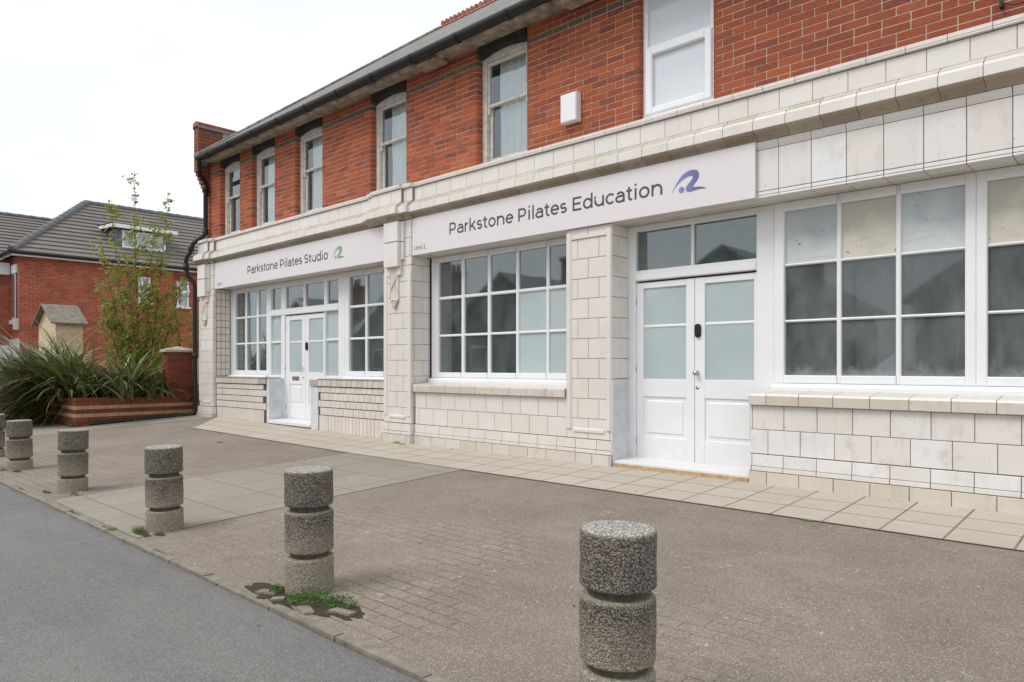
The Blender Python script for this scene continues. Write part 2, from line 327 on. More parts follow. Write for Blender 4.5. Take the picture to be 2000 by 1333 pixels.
# ------------------------------------------------------------ mesh helpers
class MB:
    def __init__(s): s.v = []; s.f = []; s.mi = []; s.ms = []; s.sm = []
    def slot(s, m):
        if m not in s.ms: s.ms.append(m)
        return s.ms.index(m)
    def add(s, vs, fs, m, smooth=False):
        o = len(s.v); k = s.slot(m); s.v += [tuple(p) for p in vs]
        for f in fs: s.f.append([i+o for i in f]); s.mi.append(k); s.sm.append(smooth)
    def box(s, x0, x1, y0, y1, z0, z1, m, skip=''):
        vs = [(x0, y0, z0), (x1, y0, z0), (x1, y1, z0), (x0, y1, z0), (x0, y0, z1), (x1, y0, z1), (x1, y1, z1), (x0, y1, z1)]
        s.add(vs, [(3, 2, 1, 0), (4, 5, 6, 7), (0, 1, 5, 4), (1, 2, 6, 5), (2, 3, 7, 6), (3, 0, 4, 7)], m)
    def bbox(s, x0, x1, y0, y1, z0, z1, m, b=.006):
        """box whose front (-Y) face is chamfered"""
        vs = [(x0, y1, z0), (x1, y1, z0), (x1, y1, z1), (x0, y1, z1), (x0, y0+b, z0), (x1, y0+b, z0), (x1, y0+b, z1), (x0, y0+b, z1),
              (x0+b, y0, z0+b), (x1-b, y0, z0+b), (x1-b, y0, z1-b), (x0+b, y0, z1-b)]
        fs = [(8, 9, 10, 11), (4, 5, 9, 8), (5, 6, 10, 9), (6, 7, 11, 10), (7, 4, 8, 11), (0, 1, 5, 4), (1, 2, 6, 5), (2, 3, 7, 6), (3, 0, 4, 7), (0, 3, 2, 1)]
        s.add(vs, fs, m)
    def tile(s, O, U, V, N, u0, u1, v0, v1, t, b, m):
        """bevelled tile standing t proud of the plane O + uU + vV along N"""
        O, U, V, N = map(Vector, (O, U, V, N))
        P = lambda u, v, n: O+U*u+V*v+N*n
        vs = [P(u0, v0, -.004), P(u1, v0, -.004), P(u1, v1, -.004), P(u0, v1, -.004), P(u0, v0, t-b), P(u1, v0, t-b), P(u1, v1, t-b), P(u0, v1, t-b),
              P(u0+b, v0+b, t), P(u1-b, v0+b, t), P(u1-b, v1-b, t), P(u0+b, v1-b, t)]
        fs = [(8, 9, 10, 11), (4, 5, 9, 8), (5, 6, 10, 9), (6, 7, 11, 10), (7, 4, 8, 11), (0, 1, 5, 4), (1, 2, 6, 5), (2, 3, 7, 6), (3, 0, 4, 7)]
        s.add(vs, fs, m)
    def prism(s, pts, axis, a, b, m, smooth=False, caps=True):
        """extrude closed 2D profile along an axis from a to b; pts are the other two coords in order"""
        def P(p, t):
            return {'x': (t, p[0], p[1]), 'y': (p[0], t, p[1]), 'z': (p[0], p[1], t)}[axis]
        n = len(pts); vs = [P(p, a) for p in pts]+[P(p, b) for p in pts]
        fs = [(i, (i+1) % n, n+(i+1) % n, n+i) for i in range(n)]
        s.add(vs, fs, m, smooth)
        if caps: s.add(vs, [tuple(range(n-1, -1, -1)), tuple(range(n, 2*n))], m)
    def tube(s, pts, r, m, n=12, caps=True):
        pts = [Vector(p) for p in pts]; rs = r if isinstance(r, (list, tuple)) else [r]*len(pts)
        vs = []; up = Vector((.03, .05, 1)).normalized()
        for i, p in enumerate(pts):
            d = (pts[min(i+1, len(pts)-1)]-pts[max(i-1, 0)]).normalized()
            a = d.cross(up)
            if a.length < .15: a = d.cross(Vector((1, .1, 0)))
            a.normalize(); c = d.cross(a)
            if i and a.dot(pa) < 0: a = -a; c = -c
            pa = a
            for k in range(n):
                t = 2*PI*k/n; vs.append(p+(a*math.cos(t)+c*math.sin(t))*rs[i])
        fs = [(i*n+k, i*n+(k+1) % n, (i+1)*n+(k+1) % n, (i+1)*n+k) for i in range(len(pts)-1) for k in range(n)]
        s.add(vs, fs, m, True)
        if caps: s.add(vs, [tuple(range(n)), tuple(range((len(pts)-1)*n, len(pts)*n))], m)
    def lathe(s, prof, m, n=32, c=(0, 0, 0), smooth=True):
        vs = [(c[0]+r*math.cos(2*PI*k/n), c[1]+r*math.sin(2*PI*k/n), c[2]+z) for r, z in prof for k in range(n)]
        fs = [(i*n+k, i*n+(k+1) % n, (i+1)*n+(k+1) % n, (i+1)*n+k) for i in range(len(prof)-1) for k in range(n)]
        s.add(vs, fs, m, smooth)
    def build(s, name, parent=None, loc=(0, 0, 0), fix=True):
        me = D.meshes.new(name); off = Vector(loc)
        me.from_pydata([Vector(p)-off for p in s.v], [], s.f)
        for m in s.ms: me.materials.append(m if not isinstance(m, str) else M[m])
        me.polygons.foreach_set('material_index', s.mi); me.polygons.foreach_set('use_smooth', s.sm)
        if fix:
            bm = bmesh.new(); bm.from_mesh(me); bmesh.ops.recalc_face_normals(bm, faces=bm.faces); bm.to_mesh(me); bm.free()
        me.update()
        o = D.objects.new(name, me); COL.objects.link(o); o.location = loc
        if parent:
            o.parent = parent; wl = Vector((0, 0, 0)); p = parent
            while p: wl += p.location; p = p.parent
            o.location = off-wl
        return o
def tag(o, label=None, cat=None, group=None, kind=None):
    for k, v in (('label', label), ('category', cat), ('group', group), ('kind', kind)):
        if v: o[k] = v
    return o
def thing(name, loc, label, cat, group=None):
    o = D.objects.new(name, None); COL.objects.link(o); o.location = loc; o.empty_display_size = .2
    return tag(o, label, cat, group)
def copy_tree(o, parent=None):
    c = o.copy(); COL.objects.link(c)
    if parent: c.parent = parent
    for ch in list(o.children): copy_tree(ch, c)
    return c

# ------------------------------------------------------------ ground
def GZ(x, y):
    rise = .012*max(0, min(20, -(x+8)))*max(0, min(1, 1+y/3.5))
    return .046*max(y, -4.65)+rise if y < 0 else rise
ROADZ = GZ(0, -4.65)
def sheet(name, x0, x1, y0, y1, m, dz, step=.5, poly=None, kind='structure', zf=GZ, solid=False):
    mb = MB(); nx = max(1, int((x1-x0)/step)); ny = max(1, int((y1-y0)/step)); vs = []
    for j in range(ny+1):
        for i in range(nx+1):
            x = x0+(x1-x0)*i/nx; y = y0+(y1-y0)*j/ny
            if poly: x = poly(i/nx, y)
            vs.append((x, y, zf(x, y)+dz))
    mb.add(vs, [(j*(nx+1)+i, j*(nx+1)+i+1, (j+1)*(nx+1)+i+1, (j+1)*(nx+1)+i) for j in range(ny) for i in range(nx)], m)
    o = mb.build(name); return tag(o, kind=kind)
mb = MB(); mb.add([(-900, -900, -.42), (900, -900, -.42), (900, 900, -.42), (-900, 900, -.42)], [(0, 1, 2, 3)], M['concrete'])
tag(mb.build('ground'), kind='structure')
def RZ(x, y):
    base = ROADZ-.004+.012*(y+4.65)
    return base+.010*noise.noise(Vector((x*.6, y*.6, 0)))*min(1, (-4.65-y)*2)
def road_mesh():
    mb = MB(); nx = 420; vs = []; ys = [-4.60, -4.66, -4.72, -4.80, -5.1, -5.6, -6.3, -7.5, -9, -11, -14]
    rx = lambda i: -60+70*i/nx
    for j, y in enumerate(ys):
        for i in range(nx+1):
            x = rx(i); yy = y
            if j == 0: yy = -4.655+.018*noise.noise(Vector((x*4, 3, 0)))+.008*noise.noise(Vector((x*15, 9, 0)))
            vs.append((x, yy, RZ(x, yy)+(-.002 if j == 0 else 0)))
    mb.add(vs, [(j*(nx+1)+i, (j+1)*(nx+1)+i, (j+1)*(nx+1)+i+1, j*(nx+1)+i+1) for j in range(len(ys)-1) for i in range(nx)], M['road'], True)
    return mb.build('road')
tag(road_mesh(), kind='structure')
sheet('pavement', -60, 6, -4.64, 9, M['pav'], 0, .5)
sheet('path', -8.2, -5.93, -4.56, -1.05, M['slab'], .004, .25, poly=lambda u, y: -8.2+2.27*u+(.02 if y < -3 else 0))
sheet('path', -17.3, -15.1, -4.56, 0, M['slab'], .004, .25, poly=lambda u, y: -17.1+2.2*u+.6*(y+2)*.3)
# buff flagstones along the shopfront; the left end is cut on the slant
mb = MB(); vs = []; NX, NY = 60, 6
for j in range(NY+1):
    y = -1.09+1.09*j/NY
    xl = -13.25-1.3*max(0, (y+1.0))*1.0
    for i in range(NX+1):
        x = xl+(6-xl)*i/NX; vs.append((x, y, GZ(x, y)+.008))
mb.add(vs, [(j*(NX+1)+i, j*(NX+1)+i+1, (j+1)*(NX+1)+i+1, (j+1)*(NX+1)+i) for j in range(NY) for i in range(NX)], M['flag'])
tag(mb.build('flagstones'), kind='structure')
# flush concrete edging between paving and road, in short broken lengths
mb = MB(); x = -40.
while x < 5:
    L = random.uniform(.5, .95); jig = random.uniform(-.006, .006); zz = ROADZ+random.uniform(.006, .012)
    mb.box(x+.006, x+L-.006, -4.645+jig, -4.585+jig+random.uniform(-.008, .008), ROADZ-.1, zz, M['asphalt_edge']); x += L
tag(mb.build('kerb'), kind='structure')

# ------------------------------------------------------------ shop building
BX0, BX1 = -15.33, 3.2
shop = thing('shop_building', (-7, 0, 0), 'long two storey shop building with cream glazed tile shopfronts below and red brick above', 'building')
T = .012; GAP = .0028; BV = .003
def courses(mb, O, U, N, rows, u0, u1, m, t=T, gap=GAP):
    """rows: (z0, z1, phase, pitch)"""
    for z0, z1, ph, pitch in rows:
        u = u0; k = math.floor((u0-ph)/pitch)+1; e = ph+k*pitch
        while u < u1-1e-6:
            if e-u < .02: e += pitch; continue
            en = min(e, u1)
            if u1-en < .02: en = u1
            mb.tile(O, U, (0, 0, 1), N, u+gap, en-gap, z0+gap, z1-gap, t+random.uniform(-.0012, .0012), BV, m)
            u = en; e = en+pitch if en == e else e+pitch
            if en == u1: break
X_, Y_ = (1, 0, 0), (0, 1, 0)
FN = (0, -1, 0)
def front(mb, y, rows, x0, x1, m='tile', t=T): courses(mb, (0, y+t, 0), X_, FN, rows, x0, x1, M[m], t)
def sideR(mb, x, rows, y0, y1, m='tile', t=T): courses(mb, (x-t, 0, 0), Y_, (1, 0, 0), rows, y0, y1, M[m], t)
def sideL(mb, x, rows, y0, y1, m='tile', t=T): courses(mb, (x+t, 0, 0), Y_, (-1, 0, 0), rows, y0, y1, M[m], t)
J = M['joint']; JD = M['joint_d']
# core masonry behind everything (dark joint body)
# --- stall risers
CZ = [.291, .525, .758]
def riser(x0, x1, ph, m='tile'):
    mb = MB()
    mb.box(x0, x1, T, .30, -.1, .87, J)
    front(mb, 0, [(.291, .525, ph+.152, .3045), (.525, .758, ph, .3045)], x0, x1, m)
    # moulded plinth courses
    mb.box(x0, x1, -.014+T, T, -.1, .288, J)
    front(mb, -.016, [(.127+.045, .289, ph, .3045)], x0, x1, m)
    front(mb, -.026, [(.127, .127+.047, ph, .3045)], x0, x1)
    mb.box(x0, x1, -.032+T, -.014+T, -.1, .124, J)
    front(mb, -.036, [(-.09, .127, ph+.152, .3045)], x0, x1, 'tile_d')
    o = mb.build('stall_riser', shop)
    sb = MB(); sb.box(x0, x1, -.028, .30, .762, .868, J); u = x0; e = x0+((ph+.152-x0) % .3045)
    while u < x1-.001:
        en = min(e, x1)
        if x1-en < .03: en = x1
        a, b = u+.003, en-.003
        sb.prism([(-.04, .760), (-.045, .765), (-.045, .850), (-.036, .868), (.30, .905), (.30, .760)], 'x', a, b, M['tile_d'])
        u = en; e = en+.3045
    sb.build('sill', o)
riser(-3.01, BX1, -2.679, 'tile_w')
riser(-8.10, -5.277, -2.679)
# --- piers
PR = [(.291+.2325*i, .291+.2325*(i+1)) for i in range(10)]+[(2.616, 2.744)]
def pier_rows(a, b, pa, pb):
    return [(z0, z1, a if i % 2 else b, pa if i % 2 else pb) for i, (z0, z1) in enumerate(PR)]
mb = MB()
mb.box(-5.277+T, -4.63-T, T, .42, -.1, 2.744, J)
front(mb, 0, [(z0, z1, -4.96 if i % 2 == 0 else -5.112, .302) for i, (z0, z1) in enumerate(PR)], -5.277, -4.63)
# raised border of the pier's sunk panel
for xa, xb in ((-5.277, -5.20), (-4.70, -4.632)): mb.prism([(xa, -.001), (xa+.006, -.016), (xb-.014, -.016), (xb, -.001)], 'z', .40, 2.70, M['tile'])
mb.prism([(-.0012, .36), (-.016, .37), (-.016, .40), (-.0012, .415)], 'x', -5.17, -4.73, M['tile'])
mb.prism([(-.0012, 2.615), (-.017, 2.622), (-.017, 2.655), (-.0012, 2.66)], 'x', -5.20, -4.70, M['tile'])
front(mb, -.016, [(.174, .289, -5.137, .3045)], -5.30, -4.62); front(mb, -.028, [(.127, .174, -5.137, .3045)], -5.31, -4.615)
mb.box(-5.29, -4.625, -.012+T, T, -.1, .286, J); mb.box(-5.305, -4.62, -.038+T, -.0125+T, -.1, .122, J)
front(mb, -.042, [(-.06, .127, -5.12, .2405)], -5.315, -4.612, 'tile_d')
sideR(mb, -4.63, [(z0, z1, .17 if i % 2 else .0, .33) for i, (z0, z1) in enumerate(PR) if z0 > .98], .0, .345)
sideL(mb, -5.277, [(z0, z1, .17 if i % 2 else .0, .33) for i, (z0, z1) in enumerate(PR)], .0, .30)
pier = mb.build('pier', shop)
mb = MB(); mb.box(-4.629, -4.612, -.01, .335, .005, .985, M['plaster']); mb.build('cover_panel', pier)

def pilaster(x0, x1, yf, flip=False, left_end=False):
    """art deco pilaster: plinth, shaft, bracket block, fluted pendant with berries"""
    mb = MB(); wd = x1-x0
    mb.box(x0+T, x1-T, yf+T, .32, -.1, 3.281, J)
    rows = [(z0, z1, x0+.305 if i % 2 else x0+.152, .305) for i, (z0, z1) in enumerate(PR+[(2.744, 3.02), (3.02, 3.28)])]
    front(mb, yf, rows, x0, x1)
    sideR(mb, x1, [(z0, z1, 0, 1) for z0, z1, a, b in rows], yf, 0.0)
    sideL(mb, x0, [(z0, z1, 0, 1) for z0, z1, a, b in rows], yf, .3 if left_end else 0)
    sideR(mb, x1+.0, [(z0, z1, .17 if i % 2 else .02, .33) for i, (z0, z1) in enumerate(PR)], 0.0, .31)
    # shaft border
    for xa, xb in ((x0+.002, x0+.09), (x1-.085, x1-.002)): mb.prism([(xa, yf-.001), (xa+.006, yf-.014), (xb-.012, yf-.014), (xb, yf-.001)], 'z', .40, 2.52, M['tile'])
    mb.prism([(yf-.0012, .36), (yf-.014, .368), (yf-.014, .395), (yf-.0012, .41)], 'x', x0+.14, x1-.13, M['tile'])
    mb.box(x0-.01, x1+.012, yf-.026+T, .0, -.1, .284, J); mb.box(x0-.02, x1+.022, yf-.052+T, yf-.0265+T, -.1, .122, J)
    front(mb, yf-.03, [(.174, .289, x0+.15, .305)], x0-.02, x1+.02); front(mb, yf-.042, [(.127, .174, x0+.15, .305)], x0-.03, x1+.03)
    front(mb, yf-.056, [(-.06, .127, x0+.3, .305)], x0-.035, x1+.035, 'tile_d')
    sideR(mb, x1+.035, [(-.06, .127, 0, 1)], yf-.05, 0, 'tile_d'); sideR(mb, x1+.022, [(.127, .289, 0, 1)], yf-.04, 0)
    o = mb.build('pilaster', shop)
    # bracket block in two stacked pieces with stepped side blocks
    bx0, bx1 = x0+.115, x1-.20; cb = MB(); yb = yf-.10
    for z0, z1 in ((2.60, 2.965), (2.97, 3.27)):
        cb.bbox(bx0, bx1, yb, yf+.005, z0, z1-.004, M['tile'], .008)
    for (a, b, dy, zb) in ((bx1, bx1+.06, .045, 2.70), (bx0-.06, bx0, .045, 2.70)):
        cb.bbox(a+.002, b, yf-dy, yf+.004, zb, 2.96, M['tile'], .005); cb.bbox(a+.002, b, yf-dy, yf+.004, 2.97, 3.265, M['tile'], .005)
    cb.build('bracket_block', o)
    # fluted pendant
    pb = MB(); pc = (bx0+bx1)/2
    pb.bbox(pc-.16, pc-.08, yf-.04, yf, 2.48, 2.60, M['tile'], .004); pb.bbox(pc+.08, pc+.16, yf-.04, yf, 2.48, 2.60, M['tile'], .004)
    for k in range(4):
        cx = pc-.066+.044*k
        arc = [(cx+.022*math.cos(a), yf-.012-.022*math.sin(a)) for a in [PI*j/8 for j in range(9)]]
        pb.prism([(cx+.022, yf+.002)]+arc+[(cx-.022, yf+.002)], 'z', 2.12, 2.60, M['tile'], True)
    for sgn in (1, -1):
        pb.tube([(pc+sgn*.085, yf-.03, 2.48), (pc+sgn*.02, yf-.042, 2.38), (pc-sgn*.05, yf-.042, 2.30), (pc-sgn*.088, yf-.03, 2.22)], .008, M['tile_d'], 6)
    for (a, b) in ((-.06, 0), (-.02, .01), (.02, .0), (.06, 0), (-.04, -.035), (0, -.04), (.04, -.035), (-.02, -.07), (.02, -.07), (0, -.1)):
        pb.lathe([(.001, -.024), (.016, -.018), (.024, 0), (.016, .018), (.001, .024)], M['tile_d'], 8, (pc+a, yf-.025, 2.11+b))
    pb.build('pendant', o)
    return o
pilB = pilaster(-8.783, -8.134, -.05)
pilA = pilaster(-15.29, -14.62, -.06, left_end=True)
# ragged reveal strip right of pilaster A
mb = MB(); courses(mb, (-14.62+.001, 0, 0), Y_, (1, 0, 0), [(.93+.145*i, .93+.145*(i+1), .1, .1) for i in range(12)]+[(2.67, 2.744, .1, .1)], 0, .285, M['tile_v'], .010, .005)
mb.box(-14.64, -14.6185, 0, .285, .90, 2.744, JD); mb.build('tiled_reveal', shop)
# --- frieze, soffit
mb = MB()
mb.box(-14.62, BX1, T, .60, 2.7465, 3.279, JD)
front(mb, 0, [(2.807, 3.205, -2.729, .3035)], -14.61, BX1, 'tile_w'); front(mb, 0, [(2.768, 2.807, -2.729, .3035)], -14.61, BX1, 'tile_w')
e = -14.61
ph = -2.729
k = math.ceil((-14.61-ph)/.3035)
xs = [ph+.3035*i for i in range(k, 40) if ph+.3035*i < BX1]
for a, b in zip(xs, xs[1:]):
    mb.prism([(.0, 3.208), (.0, 3.211), (-.012, 3.24), (-.014, 3.268), (-.014, 3.278), (.02, 3.278), (.02, 3.208)], 'x', a+.003, b-.003, M['tile'])
    mb.prism([(.0, 2.766), (-.004, 2.762), (-.006, 2.748), (.02, 2.742), (.165, 2.742), (.165, 2.76), (.02, 2.766)], 'x', a+.003, b-.003, M['tile'])
    mb.box(a+.003, b-.003, .170, .44, 2.743, 2.76, M['tile_d'])
mb.build('frieze', shop)
# --- cornice, with breaks over the pilasters
cor = MB()
PROF = [(.02, 3.283), (-.016, 3.283), (-.022, 3.300), (-.035, 3.318), (-.065, 3.335), (-.10, 3.342), (-.122, 3.352), (-.13, 3.362), (-.13, 3.452), (-.120, 3.462), (-.112, 3.463), (-.106, 3.482), (-.085, 3.505), (-.05, 3.522), (-.03, 3.536), (-.03, 3.548), (.02, 3.548)]
BACK = [(.03, 3.286), (-.012, 3.286), (-.03, 3.322), (-.062, 3.340), (-.12, 3.358), (-.124, 3.366), (-.124, 3.45), (-.100, 3.470), (-.08, 3.50), (-.024, 3.534), (-.024, 3.545), (.03, 3.545)]
SILL = [(.10, 3.742), (-.046, 3.742), (-.050, 3.748), (-.050, 3.762), (-.054, 3.766), (-.054, 3.790), (-.030, 3.808), (.10, 3.832)]
def cseg(a, b, dy, ph=-2.616):
    cuts = [a]+[ph+.3075*i for i in range(-60, 40) if a+.03 < ph+.3075*i < b-.03]+[b]
    sh = lambda P, s=0: [(y-dy if y < .0 else y, z) for y, z in P]
    cor.prism(sh(BACK), 'x', a+.006, b-.006, J)
    gp = lambda v: 0 if v in (a, b) else .003
    for p, q in zip(cuts, cuts[1:]):
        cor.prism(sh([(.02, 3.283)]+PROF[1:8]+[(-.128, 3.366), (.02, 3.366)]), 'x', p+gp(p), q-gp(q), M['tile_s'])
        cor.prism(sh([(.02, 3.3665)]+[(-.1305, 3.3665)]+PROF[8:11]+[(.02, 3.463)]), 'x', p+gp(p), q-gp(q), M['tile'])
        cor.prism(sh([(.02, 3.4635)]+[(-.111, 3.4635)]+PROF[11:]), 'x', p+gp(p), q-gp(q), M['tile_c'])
    cuts = [a]+[ph-.098+.306*i for i in range(-60, 40) if a+.03 < ph-.098+.306*i < b-.03]+[b]
    cor.box(a+.004, b-.004, -.008-dy, .1, 3.549, 3.742, J)
    for p, q in zip(cuts, cuts[1:]):
        cor.tile((0, -.008-dy, 0), X_, (0, 0, 1), FN, p+gp(p)*.8, q-gp(q)*.8, 3.551, 3.734, .012, .002, M['tile'])
    cuts = [a]+[ph+.06+.3055*i for i in range(-60, 40) if a+.03 < ph+.06+.3055*i < b-.03]+[b]
    cor.box(a+.006, b-.006, -.046-dy, .09, 3.745, 3.785, J)
    for p, q in zip(cuts, cuts[1:]): cor.prism(sh(SILL), 'x', p+gp(p), q-gp(q), M['tile'])
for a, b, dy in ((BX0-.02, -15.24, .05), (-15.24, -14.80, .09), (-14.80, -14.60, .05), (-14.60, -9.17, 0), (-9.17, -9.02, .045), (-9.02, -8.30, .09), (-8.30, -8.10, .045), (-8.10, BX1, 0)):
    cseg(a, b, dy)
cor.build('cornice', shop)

# --- unit 1 risers of small tiles
def small_riser(x0, x1, raggedR=None, plast=None):
    mb = MB(); yb = 0
    mb.box(x0, x1, .012, .30, -.05, .90, JD)
    rows = [(.303, .436, 0, .148), (.436, .555, .07, .148), (.555, .682, 0, .148), (.682, .785, .07, .148)]
    for i, (z0, z1, ph, pi_) in enumerate(rows):
        xe = x1-(.02, .14, 0, .12)[i] if raggedR else x1
        xs0 = x0+((.05, .0, .06, 0)[i] if plast else 0)
        courses(mb, (0, .014, 0), X_, FN, [(z0+.003, z1-.003, x0+ph, .148)], xs0, xe, M['tile_v'], .014, .004)
    courses(mb, (0, .013, 0), X_, FN, [(.0, .301, x0, .075 if raggedR else .1)], x0+(.02 if plast else 0), x1-(.10 if raggedR else 0), M['tile_v'], .012, .004)
    o = mb.build('stall_riser', shop)
    sb = MB()
    courses(sb, (0, -.004, 0), X_, FN, [(.790, .905, x0, .145)], x0, x1-(.27 if raggedR else 0), M['tile_d'], .018, .004)
    sb.box(x0, x1, -.004, .3, .788, .908, JD); sb.box(x0, x1-(.0), -.03, .30, .909, .921, M['concrete'])
    if raggedR: sb.bbox(x1-.26, x1+.0, -.02, -.005, .80, .9, M['concrete'], .004)
    for h in (.2, .09): sb.lathe([(.001, 0), (.008, 0), (.008, .02)], J, 8, (x1-h, -.021, .85)) if False else None
    sb.build('sill', o)
    return o
rA = small_riser(-14.60, -12.50, raggedR=True)
mb = MB(); mb.box(-12.50, -12.40, .005, .30, -.02, .90, M['plaster']); mb.box(-12.398, -12.385, .012, .33, .02, .905, M['plaster'])
mb.box(-12.56, -12.41, -.012, .012, .30, .90, M['timber']) if False else None
mb.build('plaster_reveal', rA)
rB = small_riser(-10.70, -8.79, plast=True)
mb = MB(); mb.box(-10.93, -10.70, -.008, .30, -.01, .78, M['plaster']); mb.bbox(-10.95, -10.68, -.03, .3, .785, .905, M['concrete'], .01); mb.build('plaster_reveal', rB)

# --- shop windows: white frame + glazing
def frame_grid(name, x0, x1, z0, z1, cols, rows, y=.30, depth=.07, m='white', sill=True, parent=shop):
    """solid frame with glazing holes: cols/rows are lists of (a, b) openings"""
    mb = MB(); mt = M[m]
    es = [x0]+[v for c in cols for v in c]+[x1]
    # stiles and bars between openings
    for i in range(0, len(es), 2):
        a, b = es[i], es[i+1]
        thin = i not in (0, len(es)-2) and b-a < .10
        mb.bbox(a, b, y+(.016 if thin else 0), y+depth, z0, z1, mt, .010 if thin else .008)
    zs = [z0]+[v for c in rows for v in c]+[z1]
    for (a, b) in cols:
        for i in range(0, len(zs), 2):
            c, d = zs[i], zs[i+1]
            thin = i not in (0, len(zs)-2)
            mb.bbox(a-.004, b+.004, y+(.018 if thin else .002), y+depth-.002, c+.001, d-.001, mt, .010 if thin else .008)
    # inner bead round each opening group
    if sill:
        mb.prism([(y-.055, z0-.075), (y-.06, z0-.07), (y-.06, z0-.035), (y-.052, z0-.020), (y+.004, z0-.0015), (y+.06, z0-.0015), (y+.06, z0-.075)], 'x', x0, x1+.0015, mt)
    return mb.build(name, parent)
def panes(parent, specs, y=.345):
    """specs: name, material, list of (x0,x1,z0,z1)"""
    for nm, m, rects, dy in specs:
        mb = MB()
        for a, b, c, d in rects:
            if m.startswith('glass'): mb.add([(a-.004, y+dy, c-.004), (b+.004, y+dy, c-.004), (b+.004, y+dy, d+.004), (a-.004, y+dy, d+.004)], [(0, 1, 2, 3)], M[m])
            else: mb.box(a-.004, b+.004, y+dy, y+dy+.005, c-.004, d+.004, M[m])
        mb.build(nm, parent, fix=not m.startswith('glass'))
R3 = [(1.045, 1.560), (1.586, 2.110), (2.135, 2.651)]
def grid(cols, rows): return [(a, b, c, d) for (a, b) in cols for (c, d) in rows]
C3 = [(-2.801, -2.311), (-2.271, -1.808), (-1.766, -1.279)]
w3 = frame_grid('window', -2.90, -1.20, .965, 2.742, C3, R3)
panes(w3, [('pane', 'glass_dirty', grid(C3, R3[:2]), 0), ('papered_pane', 'board_g', [(*C3[0], *R3[2])], 0), ('papered_pane', 'board_g', [(*C3[2], *R3[2])], 0), ('papered_pane', 'board_c', [(*C3[1], *R3[2])], 0), ('board_backing', 'board_d', grid(C3, R3[:2]), .42)])
C4 = [(-1.123, -.633), (-.593, -.130), (-.088, .399)]
w4 = frame_grid('window', -1.199, .48, .965, 2.742, C4, R3)
panes(w4, [('pane', 'glass_dirty', grid(C4, R3[:2]), 0), ('papered_pane', 'board_c', [(*c, *R3[2]) for c in C4], 0), ('board_backing', 'board_d', grid(C4, R3[:2]), .42)])
C5 = [(.56, 1.05), (1.09, 1.55), (1.59, 2.08), (2.12, 2.6), (2.64, 3.12)]
w5 = frame_grid('window', .481, BX1, .965, 2.742, C5, R3); panes(w5, [('pane', 'glass_dirty', grid(C5, R3), 0), ('board_backing', 'board_d', grid(C5, R3), .42)])
C2 = [(-7.943, -7.460), (-7.402, -6.931), (-6.877, -6.397), (-6.347, -5.868), (-5.824, -5.34)]
R2 = [(1.043, 1.562), (1.597, 2.108), (2.153, 2.660)]
w2 = frame_grid('window', -8.095, -5.278, .965, 2.742, C2, R2)
panes(w2, [('pane', 'glass', grid(C2[:3], R2)+[(*c, *R2[2]) for c in C2[3:]], 0), ('frosted_pane', 'frost', grid(C2[3:], R2[:2]), 0)])
R1 = [(1.050, 1.577), (1.618, 2.115), (2.161, 2.650)]
C1 = [(-14.404, -13.993), (-13.928, -13.504), (-13.431, -13.073)]
w1 = frame_grid('window', -14.60, -13.00, .965, 2.742, C1, R1); panes(w1, [('pane', 'glass', grid(C1, R1), 0)])
C1b = [(-10.243, -9.796), (-9.74, -9.291), (-9.235, -8.83)]
w1b = frame_grid('window', -10.36, -8.785, .965, 2.742, C1b, R1); panes(w1b, [('pane', 'glass', grid(C1b, R1), 0)])

